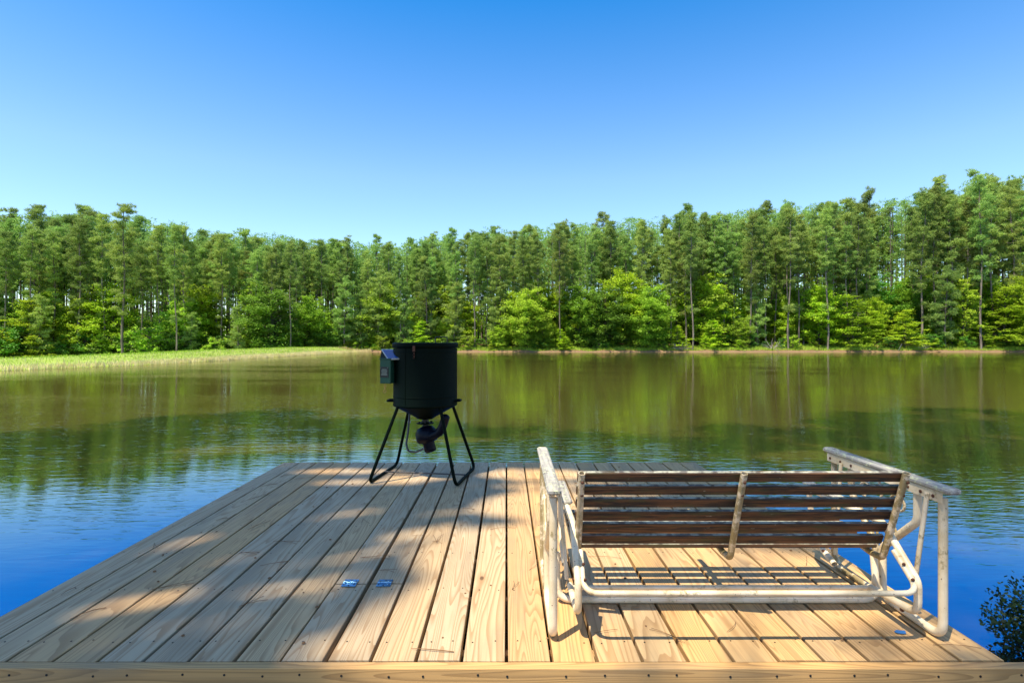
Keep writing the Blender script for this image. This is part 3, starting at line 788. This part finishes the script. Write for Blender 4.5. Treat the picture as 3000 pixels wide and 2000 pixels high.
for jy in (1.95, 2.36, 2.77, 3.18, 3.59, 4.0, 4.41):
    s = MB(); s.board(XL+0.045+SH*jy, XR-0.045+SH*jy, jy-0.019, jy+0.019, -0.0395, 0.14, 'x', (0.4, 0.2, 0.3)); s.build('joist', M['deck'], dock)
for xx in (-1.0, -0.030, 0.95):
    s = MB(); s.board(xx-0.07, xx+0.07, 1.83, Y1-0.05, -0.182, 0.10, 'y', (0.3, 0.3, 0.4), SH); s.build('stringer', M['deck'], dock)
s = MB(); s.board(XL+0.0+SH*4.8, XR+SH*4.8, Y1-0.045, Y1-0.007, -0.0395, 0.19, 'x', (0.5, 0.3, 0.2)); s.build('end_joist', M['deck'], dock)
for px_, py_ in ((XL+.15, 2.1), (XR-.15, 2.1), (XL+.15, 4.6), (XR-.2, 4.6), (-.1, 4.6), (-.1, 2.1)):
    s = MB(); s.lathe([(0.06, -1.9), (0.06, -0.23)], (px_, py_, 0), 14); s.build('post', M['deck'], dock)

# litter on the deck
def litter():
    V = MB()
    spots = [(-1.9, 2.3), (-1.55, 2.35), (-1.2, 2.6), (-1.5, 3.1), (-.4, 2.9), (-.62, 2.55), (-.55, 3.0), (-.75, 2.7), (-1.7, 2.1), (.9, 2.6), (1.4, 2.6), (.3, 2.0), (-.35, 1.9), (.2, 2.3), (-1.9, 2.9), (-1.1, 2.2), (.0, 2.35), (-.9, 3.3)]
    for i in range(46):
        if i < len(spots): x, y = spots[i]
        else: x, y = random.uniform(-1.95, 1.6), random.uniform(1.9, 4.7)
        a = random.gauss(0.35, 0.9); l = random.uniform(0.06, 0.17)
        for q in range(random.choice((1, 2, 2))):
            b = a+random.uniform(-.12, .12); c = random.uniform(-.35, .35)
            pts = [(x+math.cos(b+c*t)*l*t, y+math.sin(b+c*t)*l*t, 0.004+0.004*math.sin(t*3)) for t in (0, .35, .7, 1)]
            V.tube(pts, 0.0009, n=4)
    for i in range(60):
        x, y = random.uniform(-1.95, 1.6), random.uniform(1.9, 4.7); r = random.uniform(0.003, 0.009)
        V.lathe([(r, 0), (r*0.7, r*0.5), (0.0005, r*0.6)], (x, y, 0.002), 5)
    o = V.build('pine_litter', M['straw']); o['kind'] = 'stuff'; o['label'] = 'brown pine needles and crumbs strewn over the deck'; o['category'] = 'litter'
litter()

# ------------------------------------------------------------------ glider bench
XC = 0.841
gl = empty('glider_bench', (XC, 2.25, 0.0), 'weathered cream metal glider bench with dark slatted back, facing the water', 'glider bench')
CR = [M['cream'], M['rust']]
def bolt(parent, p, d, r=0.0075):
    s = MB(); s.lathe([(r, 0), (r*0.95, r*0.35), (r*0.55, r*0.7), (0.0006, r*0.8)], p, 12, axis=d)
    return s.build('bolt', M['rust'], parent)
for s in (-1, 1):
    xo = XC+s*0.694; xi = XC+s*0.605
    m = MB(); m.tube([(xo, 1.945, 0.515), (xo, 1.945, 0.0175), (xo, 2.262, 0.0175), (xo, 2.262, 0.22), (xo, 2.066, 0.39), (xo, 2.066, 0.515)], 0.0148, n=16, fillet=0.055)
    a = m.build('side_frame', M['cream'], gl)
    m = MB(); m.tube([(xo, 2.60, 0.505), (xo, 2.60, 0.0175), (xo, 2.305, 0.0175), (xo, 2.305, 0.22), (xo, 2.47, 0.39), (xo, 2.47, 0.505)], 0.0148, n=16, fillet=0.055)
    a2 = m.build('side_frame', M['mossy'], gl)
    for z in (0.175, 0.10): bolt(a, (xo-s*0.016, 2.262, z), (-s, -0.4, 0))
    # armrest: metal angle rail and a grey lichened board
    m = MB(); m.box((xo-s*0.0185, 2.275, 0.516), (0.003, 0.70, 0.034), mi=0); m.box((xo-s*0.004, 2.275, 0.5345), (0.028, 0.70, 0.003))
    rail = m.build('arm_rail', M['cream'], gl)
    for y in (1.965, 2.025, 2.09, 2.44, 2.52, 2.60): bolt(rail, (xo-s*0.020, y, 0.515), (-s, 0, 0), 0.0065)
    m = MB(); m.box((xo, 2.275, 0.5475), (0.050, 0.77, 0.022), ch=0.0065); m.build('armrest', M['grey'], gl)
    # hangers
    m = MB()
    for (y0, z0, y1, z1) in ((1.985, 0.52, 2.005, 0.20), (2.505, 0.512, 2.50, 0.095)):
        h_ = MB(); h_.tube([(XC+s*0.668, y0, z0), (XC+s*0.64, y1, z1)], 0.0085, n=6); h_.build('hanger', M['cream'], gl)
    # inner arm and sled tube of the swinging seat
    m = MB(); m.tube([(xi, 2.66, 0.355), (xi, 2.13, 0.365), (xi, 1.945, 0.215), (xi, 1.945, 0.10), (xi, 2.22, 0.08)], 0.0132, n=14, fillet=0.05)
    st = m.build('seat_side_tube', M['cream'], gl)
    bolt(st, (xi-s*0.004, 2.02, 0.079), (0, -0.6, 0.5), 0.008); bolt(st, (xi+s*0.014, 1.965, 0.215), (s, 0, 0), 0.007)
    m = MB(); m.tube([(xi, 2.66, 0.355), (xi, 2.63, 0.18), (xi, 2.565, 0.11), (xi, 2.45, 0.072)], 0.0132, n=14, fillet=0.05, open_end=True)
    ft = m.build('front_hanger_tube', M['cream'], gl); bolt(ft, (xi-s*0.010, 2.52, 0.105), (-s*0.5, -0.3, 1), 0.007)
    m = MB(); m.box((xi-s*0.002, 2.51, 0.380), (0.044, 0.34, 0.018), ch=0.006); m.build('inner_armrest', M['grey'], gl)
    # scroll work in the side panel
    m = MB()
    for (cy, cz, r0, fl) in ((2.16, 0.42, 0.052, 1), (2.37, 0.42, 0.052, -1), (2.20, 0.30, 0.040, 1), (2.35, 0.30, 0.040, -1)):
        pts = []
        for k in range(26):
            t = k/25; a_ = 0.2+t*4.6; r_ = r0*(1-0.72*t)
            pts.append((XC+s*0.690, cy+fl*math.cos(a_)*r_, cz+math.sin(a_)*r_))
        m.tube(pts, 0.0055, n=8)
    m.tube([(XC+s*0.69, 2.285, 0.50), (XC+s*0.69, 2.255, 0.44), (XC+s*0.69, 2.31, 0.36), (XC+s*0.69, 2.285, 0.25)], 0.0055, n=8, fillet=0.04)
    m.build('scroll_work', M['mossy'], gl)
# back/seat bent tubes with bolt heads, slats
BT, BB = (1.978, 0.588), (2.118, 0.262)
bd = Vector((0, BB[0]-BT[0], BB[1]-BT[1])).normalized()
bn = Vector((0, bd.z, -bd.y)); bn = bn if bn.y < 0 else -bn     # normal towards the camera
for k, dx in enumerate((-0.588, 0.0, 0.588)):
    x = XC+dx; m = MB()
    pts = [(x, 2.60, 0.262), (x, 2.54, 0.272), (x, BB[0]+0.06, 0.232), (x, BB[0]-0.012, 0.236), (x, BT[0], BT[1]+0.005)]
    m.tube(pts, 0.0124, n=16, fillet=0.035, open_end=True)
    t = m.build('back_support', M['mossy'] if k != 5 else M['cream'], gl)
    for j in range(6):
        u = (j+0.45)/6.0
        p = Vector((x, BT[0], BT[1]))+bd*(u*0.345)
        bolt(t, tuple(p+bn*0.0125+Vector((0.002 if k < 2 else 0.004, 0, 0))), tuple(bn), 0.0062)
m = MB()
for j in range(6):
    u = (j+0.42)/6.0
    p = Vector((XC, BT[0], BT[1]))+bd*(u*0.352)-bn*0.0225
    rot = Matrix((Vector((1, 0, 0)), bn.cross(Vector((1, 0, 0))), bn)).transposed()
    m.box(tuple(p+Vector((0.0, 0, 0))), (1.20+random.uniform(-.006, .006), 0.040, 0.017), rot=rot, ch=0.003)
m.build('backrest', M['slat'], gl)
m = MB()
for j in range(6):
    y = 2.175+j*0.0615
    m.box((XC, y, 0.2525+0.0925*(y-2.175)*1.0+0.012), (1.20, 0.042, 0.017), ch=0.003)
m.build('seat', M['slat'], gl)
m = MB(); m.tube([(XC-0.585, 2.04, 0.29), (XC-0.59, 1.915, 0.188), (XC+0.59, 1.915, 0.188), (XC+0.585, 2.04, 0.29)], 0.0098, n=14, fillet=0.055)
st = m.build('stretcher', M['cream'], gl)
for s in (-1, 1):
    for (y, z) in ((1.99, 0.262), (1.945, 0.225)): bolt(st, (XC+s*0.582, y-0.006, z), (-s*0.4, -1, 0), 0.0062)
m = MB(); m.tube([(XC-0.655, 2.262, 0.20), (XC-0.655, 2.235, 0.0155), (XC+0.655, 2.235, 0.0155), (XC+0.655, 2.262, 0.20)], 0.0138, n=16, fillet=0.06)
m.build('cross_tube', M['cream'], gl)
m = MB(); m.tube([(XC-0.60, 2.20, 0.08), (XC+0.60, 2.20, 0.08)], 0.009, n=10); m.build('seat_cross_tube', M['cream'], gl)
# small flat patch on the boards; its blue is put in as plain colour
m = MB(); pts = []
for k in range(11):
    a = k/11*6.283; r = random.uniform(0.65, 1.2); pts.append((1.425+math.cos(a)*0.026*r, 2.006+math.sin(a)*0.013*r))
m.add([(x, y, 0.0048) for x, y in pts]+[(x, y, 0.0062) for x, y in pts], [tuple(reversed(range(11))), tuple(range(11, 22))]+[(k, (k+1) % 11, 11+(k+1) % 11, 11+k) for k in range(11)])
o = m.build('blue_patch', M['patch']); o['label'] = 'small flat blue patch on the deck beside the glider right foot'; o['category'] = 'patch'

# ------------------------------------------------------------------ fish feeder
FC = Vector((-0.69, 4.355, 0))
fd = empty('fish_feeder', tuple(FC), 'dark green barrel fish feeder with solar panel on four tube legs', 'fish feeder')
m = MB(); m.lathe([(0.020, 0.45), (0.062, 0.457), (0.085, 0.474), (0.245, 0.562), (0.253, 0.566), (0.2535, 0.58), (0.2515, 0.584), (0.2515, 1.018)], FC, 56)
m.box((FC.x-0.118, FC.y-0.2228, 0.80), (0.004, 0.004, 0.43)); m.lathe([(0.2515, 0.985), (0.2545, 0.99), (0.2515, 0.995)], FC, 56, cap=False); m.lathe([(0.2515, 0.635), (0.2545, 0.64), (0.2515, 0.645)], FC, 56, cap=False)
drum = m.build('drum', M['green'], fd)
m = MB(); m.lathe([(0.2575, 1.021), (0.2595, 1.022), (0.2595, 1.052), (0.257, 1.058), (0.245, 1.061)], FC, 56)
lid = m.build('lid', M['green'], fd)
m = MB(); hx = (1290-1500)*4.2/F; m.tube([(hx-0.046, 4.25, 1.056), (hx-0.046, 4.25, 1.105), (hx+0.046, 4.25, 1.105), (hx+0.046, 4.25, 1.056)], 0.004, n=8, fillet=0.012)
m.build('lid_handle', M['black'], lid)
# latch with little chain
m = MB(); ang = math.atan2(-0.245, -0.045); lx = FC.x+math.cos(-1.75)*0.262; ly = FC.y+math.sin(-1.75)*0.262
m.box((lx, ly, 1.015), (0.02, 0.006, 0.045), ch=0.002)
for k in range(5): m.lathe([(0.006, -0.003), (0.008, 0), (0.006, 0.003)], (lx+0.003*(k % 2), ly-0.004, 0.99-k*0.011), 10, axis=(k % 2, 1-(k % 2), 0.1), cap=False)
m.build('latch', M['rust'], lid)
# legs : two U-shaped tubes
feet = {'FL': (-1.072, 4.086), 'RL': (-0.990, 4.70), 'FR': (-0.412, 3.992), 'RR': (-0.315, 4.60)}
tops = {}
for k, (x, y) in feet.items():
    d = Vector((x, y, 0))-FC; d.normalize(); tops[k] = FC+d*0.235
for a, b in (('FL', 'RL'), ('FR', 'RR')):
    m = MB(); A, B = feet[a], feet[b]
    m.tube([(tops[a].x, tops[a].y, 0.60), (tops[a].x, tops[a].y, 0.565), (A[0], A[1], 0.012), (B[0], B[1], 0.012), (tops[b].x, tops[b].y, 0.565), (tops[b].x, tops[b].y, 0.60)], 0.0125, n=14, fillet=0.055)
    m.build('leg_frame', M['green'], fd)
m = MB(); m.tube([(-1.03, 4.40, 0.022), (-0.365, 4.30, 0.022)], 0.006, n=8); m.build('crossbar', M['rubber'], fd)
for (dx, w) in ((-0.275, 1), (0.268, -1)):
    m = MB(); yy = FC.y-0.03; x0 = FC.x+dx
    m.tube([(x0+w*0.05, yy-0.045, 0.605), (x0-w*0.014, yy-0.045, 0.605), (x0-w*0.014, yy+0.045, 0.605), (x0+w*0.05, yy+0.045, 0.605)], 0.0085, n=8, fillet=0.015)
    m.build('side_bracket', M['green'], fd)
# battery box turned a little to the left, solar panel on top
bxr = Matrix.Rotation(R(-14), 3, 'Z')
bc = Vector((-0.962, 4.23, 0.84))
m = MB(); m.box(bc, (0.088, 0.09, 0.185), rot=bxr, ch=0.004); box = m.build('battery_box', M['green2'], fd)
m = MB(); m.box(bc+Vector((0, 0, 0.094)), (0.094, 0.096, 0.012), rot=bxr, ch=0.003); m.box((-0.925, 4.28, 0.85), (0.07, 0.03, 0.12)); m.build('box_lid', M['green2'], box)
fn = bxr @ Vector((0, -1, 0)); fx = bxr @ Vector((1, 0, 0))
def onface(u, v, d=0.0): return bc+fx*u+Vector((0, 0, v))+fn*(0.045+d)
m = MB(); m.box(onface(-0.006, -0.005, 0.001), (0.072, 0.003, 0.082), rot=bxr, mi=0)
for r_ in range(6): m.box(onface(-0.006, 0.016-r_*0.0085, 0.0032), (0.050-(0.012 if r_ in (0, 3) else 0), 0.0012, 0.0035), rot=bxr, mi=1)
m.box(onface(-0.006, 0.0245, 0.0032), (0.052, 0.0012, 0.008), rot=bxr, mi=0)
for (u, v, w, h) in ((-0.006, 0.031, 0.066, 0.003), (-0.006, -0.041, 0.066, 0.003), (-0.038, -0.005, 0.003, 0.07), (0.026, -0.005, 0.003, 0.07)): m.box(onface(u, v, 0.0032), (w, 0.0014, h), rot=bxr, mi=0)
for (u, v) in ((-0.036, 0.029), (0.024, 0.029)): m.lathe([(0.003, 0), (0.002, 0.002)], onface(u, v, 0.004), 8, mi=1, axis=tuple(fn))
m.build('label_plate', [M['ink'], M['label']], box)
A = Vector((-1.045, 4.36, 1.008)); B = Vector((-0.935, 4.33, 1.008)); C_ = Vector((-0.84, 4.165, 0.942)); D_ = Vector((-0.952, 4.185, 0.935))
pn = (B-A).cross(D_-A).normalized(); pn = pn if pn.z > 0 else -pn
m = MB(); q = [A, B, C_, D_]
m.add([tuple(p) for p in q]+[tuple(p-pn*0.010) for p in q], [(3, 2, 1, 0), (4, 5, 6, 7), (0, 1, 5, 4), (1, 2, 6, 5), (2, 3, 7, 6), (3, 0, 4, 7)])
pf = m.build('solar_panel', M['alu'], fd)
cc = (A+B+C_+D_)/4; m = MB(); m.add([tuple(cc+(p-cc)*0.88+pn*0.0015) for p in q], [(3, 2, 1, 0)]); m.build('solar_cells', M['panel'], pf)
m = MB()
A2 = A-pn*0.011; D2 = D_-pn*0.011; E2 = Vector((-1.045, 4.33, 0.937))
m.add([tuple(A2), tuple(D2), tuple(E2)]+[tuple(p+Vector((0.006, 0.002, 0))) for p in (A2, D2, E2)], [(0, 1, 2), (5, 4, 3), (0, 3, 4, 1), (1, 4, 5, 2), (2, 5, 3, 0)])
m.build('panel_bracket', M['green'], pf)
# snap clip under the box
cx, cy = (1128-1500)*4.21/F, 4.21
m = MB()
pts = [(cx+math.cos(a)*0.007, cy, 0.725+math.sin(a)*0.016) for a in np.linspace(0, 6.2, 16)]; m.tube(pts, 0.0028, n=8)
m.tube([(cx, cy, 0.708), (cx-0.002, cy, 0.698)], 0.004, n=8)
pts = [(cx-0.002+math.cos(a)*0.011, cy, 0.687+math.sin(a)*0.011) for a in np.linspace(0, 6.28, 18)]; m.tube(pts, 0.0026, n=8)
m.build('snap_clip', M['brass'], fd)
# spout, spinner plate, blower
def W(px, py, y=4.355): return Vector(((px-1500)*y/F, y, CAMH-(py-1000)*y/F))
m = MB(); m.tube([W(1246, 1222), W(1247, 1245), W(1252, 1258)], 0.026, n=18); m.build('spout', M['black'], fd)
m = MB(); m.lathe([(0.066, -0.003), (0.070, 0.0), (0.066, 0.004)], W(1246, 1239), 32)
for k in range(4): a = k*1.57+0.5; m.box(W(1246, 1237)+Vector((math.cos(a)*0.05, math.sin(a)*0.05, 0.004)), (0.004, 0.022, 0.014), rot=Matrix.Rotation(a, 3, 'Z'))
m.build('spinner_plate', M['green'], fd)
m = MB(); ax = (0.30, -0.25, -1)
m.lathe([(0.02, -0.075), (0.065, -0.06), (0.086, -0.025), (0.088, 0.03), (0.075, 0.052), (0.05, 0.06), (0.046, 0.065), (0.048, 0.12), (0.040, 0.135), (0.012, 0.14)], W(1250, 1274), 32, axis=ax)
bl_ = m.build('blower', M['blower'], fd)
m = MB(); p = [W(1262, 1278, 4.30), W(1288, 1266, 4.28), W(1298, 1245, 4.27), W(1305, 1222, 4.27)]
m.tube(p, [0.050, 0.024], n=18, cap=True); 
m2 = MB(); m2.tube(round_path([Vector(v) for v in p], 0.08), 0.034, n=18)
m2.lathe([(0.034, -0.002), (0.033, 0.01), (0.02, 0.022), (0.004, 0.026)], p[-1], 18, axis=tuple((p[-1]-p[-2]).normalized()))
m2.build('blower_nozzle', M['blower'], bl_)
m = MB(); m.tube([W(1200, 1212, 4.5), W(1196, 1262, 4.45), W(1190, 1300, 4.42), W(1196, 1322, 4.40), W(1218, 1324, 4.36), W(1246, 1312, 4.33)], 0.0085, n=12, fillet=0.04)
m.build('conduit', M['rubber'], fd)
m = MB(); m.tube([W(1199, 1233, 4.49), W(1198.5, 1238, 4.49)], 0.012, n=12); m.tube([W(1242, 1314, 4.33), W(1248, 1311, 4.33)], 0.011, n=12); m.build('conduit_fitting', M['alu'], fd)

# ------------------------------------------------------------------ shoreline shrub beside the dock, lower right
def twig_shrub():
    o = empty('shore_shrub', (2.36, 2.35, WZ+0.1), 'dark twiggy shrub on the bank beside the dock, lower right', 'shrub')
    st = MB(); C = []
    for i in range(120):
        a = random.uniform(0, 6.28); r = random.uniform(0, 0.34)
        p = Vector((2.76+math.cos(a)*r*0.95, 2.60+math.sin(a)*r*0.9, WZ+0.02)); h = random.uniform(0.07, 0.22)*(1.5 if i % 17 == 0 else 1)
        d = Vector((random.uniform(-.45, .25), random.uniform(-.3, .3), 1)).normalized(); pts = [p]
        for k in range(5):
            d = (d+Vector((random.uniform(-.25, .25), random.uniform(-.25, .25), 0.05))).normalized(); p = p+d*h/5; pts.append(p.copy())
            if k > 0:
                for q in range(26): C.append(np.array(p)+rng.normal(size=3)*0.03)
        st.tube(pts, [0.004, 0.0015], n=5)
    st.build('stem', M['barkd'], o)
    V, Fc = leaves(np.array(C), 0.022, 0.1); V = V-np.array([2.36, 2.35, WZ+0.1])
    me = fastmesh('foliage', V, Fc, [M['bank_leaf']]); c = bpy.data.objects.new('foliage', me); col.objects.link(c); c.parent = o  # leaves of a very dark green
twig_shrub()

# ------------------------------------------------------------------ trees on the camera's shore: their crowns overhang the dock and dapple it
def lit(x, y):
    """how much of the sun the canopy lets down to point (x, y) of the deck or water, 0..1"""
    v = 0.0
    for (cx, cy, rx, ry, rot) in LIT:
        dx, dy = x-cx, y-cy; c, s = math.cos(rot), math.sin(rot)
        u = (dx*c+dy*s)/rx; w = (-dx*s+dy*c)/ry
        v = max(v, 1-(u*u+w*w))
    return v
LIT = [(0.28, 1.95, 0.92, 0.72, 0), (0.30, 2.75, 0.85, 0.50, 0), (1.15, 2.42, 0.60, 0.40, 0), (0.15, 3.6, 0.42, 0.30, 0.3), (0.20, 4.4, 0.48, 0.20, 0), (0.85, 3.2, 0.40, 0.22, 0),
       (-1.35, 4.5, 0.5, 0.10, 0), (-1.1, 4.15, 0.45, 0.08, 0), (-0.75, 4.3, 0.30, 0.12, 0), (-1.5, 2.25, 0.30, 0.065, 0.45), (-1.35, 2.7, 0.22, 0.035, 0.3), (-0.9, 2.4, 0.28, 0.055, 0.4), (-0.58, 1.95, 0.22, 0.08, 0.4), (-0.5, 3.05, 0.30, 0.08, 0.5), (-0.75, 2.75, 0.3, 0.045, 0.5), (-1.0, 3.4, 0.3, 0.04, 0.4), (-1.75, 2.9, 0.2, 0.05, 0.9), (-0.3, 3.45, 0.25, 0.05, 0.3), (-1.3, 2.02, 0.25, 0.03, 0.3), (0.1, 4.05, 0.35, 0.05, 0.1),
       (-3.4, 7.6, 1.6, 0.35, 0.1), (-1.2, 8.3, 0.9, 0.25, 0), (4.0, 7.2, 1.0, 0.3, 0.2)]
PART = [(1.4, 1.95, 0.95, 0.42, 0), (1.2, 2.9, 0.6, 0.3, 0), (0.5, 3.9, 0.5, 0.3, 0)]
def part(x, y): return any(((x-a)/b_)**2+((y-c)/d_)**2 < 1 for (a, c, b_, d_, _) in PART)
def edge(x): return float(np.interp(x, [-14, -8.3, -7.1, -5.3, -2.6, 0, 1.6, 4.2, 6, 8.6, 14], [8.0, 8.6, 11.2, 11.9, 10.3, 9.6, 9.0, 9.5, 10.6, 12.3, 11.6]))+0.35*math.sin(x*2.1)
def canopy(name, label, tx, ty, spots_fn, n, hh=(13, 17)):
    o = empty(name, (tx, ty, float(hgt(tx, ty))), label, 'tree', 'trees on the near shore')
    base = np.array([tx, ty, float(hgt(tx, ty))])
    C = []; paths = [([Vector((0, 0, -.3)), Vector((0.2, 0.3, 6)), Vector((0.8, 1.0, 13)), Vector((1.2, 1.6, 17))], 0.28, 0.05)]
    tries = 0
    while len(C) < n and tries < n*60:
        tries += 1
        x, y = spots_fn(); 
        if lit(x, y) > 0.0: continue
        h = random.uniform(*hh)
        C.append((x-KX*h, y-KY*h, h, x, y))
    P = []
    for (x, y, h, sx, sy) in C:
        k = 46; rr = 0.22
        q = rng.normal(size=(k, 3))*np.array([rr, rr, 0.10])
        # keep the openings open
        q += np.array([x, y, h])
        gx = q[:, 0]+KX*q[:, 2]; gy = q[:, 1]+KY*q[:, 2]
        keep = np.array([lit(a, b) <= 0.05 and (random.random() < 0.24 or not part(a, b)) for a, b in zip(gx, gy)])
        P.append(q[keep])
    P = np.concatenate(P)-base
    for i in range(0, len(C), max(1, len(C)//22)):
        e = np.array(C[i][:3])-base
        paths.append(([Vector((0.6, 0.8, 10+random.uniform(0, 3))), Vector(np.array([.6, .8, 12])*0.45+e*0.55+np.array([0, 0, -.2])), Vector(e)], 0.022, 0.006))
    V, Fc = leaves(P, 0.13, 0.4)
    for nm, me in (('trunk', trunkmesh('trunk', paths, M['barkd'], 6)), ('crown', fastmesh('crown', V, Fc, [M['dleaf']]))):
        c = bpy.data.objects.new(nm, me); col.objects.link(c); c.parent = o
def spot(xa, xb):
    def f():
        while True:
            x = random.uniform(xa, xb); y = random.uniform(1.0, 12.6)
            if y < edge(x): return x, y
    return f
canopy('near_shore_tree', 'tall tree on the near shore whose crown overhangs the dock', -9.0, -6.0, spot(-13.5, -0.2), 2000, (14, 19))
canopy('near_shore_tree', 'leafy tree close behind the dock, its boughs right above the planks', -5.0, -7.0, lambda: (random.uniform(-2.7, 2.2), random.uniform(1.2, 5.2)), 420, (15, 19))
canopy('near_shore_tree', 'broad-crowned tree on the near shore shading the water', 4.0, -6.5, spot(-0.5, 14), 1800, (14, 20))

# ------------------------------------------------------------------ look-alikes that still share a label: say which one, counted from the left
byl = {}
for o in bpy.data.objects:
    if o.parent is None and 'label' in o.keys() and o.get('group'): byl.setdefault((o['group'], o['label']), []).append(o)
ORD = {2: ['left one of two', 'right one of two'], 3: ['left of three', 'middle of three', 'right of three'], 4: ['first of four', 'second of four', 'third of four', 'fourth of four'], 5: ['first of five', 'second of five', 'third of five', 'fourth of five', 'fifth of five']}
for (g, l), os_ in byl.items():
    if len(os_) in ORD:
        os_.sort(key=lambda o: o.location.x/max(0.1, o.location.y))
        for o, w in zip(os_, ORD[len(os_)]): o['label'] = l+', '+w
for o in bpy.data.objects:
    if 'label' in o.keys():
        for a, b in ((' among trunks', ''), ('the largest round bright tree', 'the largest round tree'), ('the dark trunk near the right edge', 'the dark right trunk'), ('the large bright green tree', 'the large bright tree'), ('bright green shrub on bank', 'bright shrub'), ('deep green shrub on bank', 'deep green shrub'), ('yellowish shrub on bank', 'yellowish shrub'), (' a little ', ' slightly '), ('the straight trunk above the bench', 'the trunk above the bench'), ('slim green leafy tree', 'slim green tree'), ('deep green leafy tree', 'deep green tree'), (' one of two', ' one')):
            if len(o['label'].split()) > 16: o['label'] = o['label'].replace(a, b)
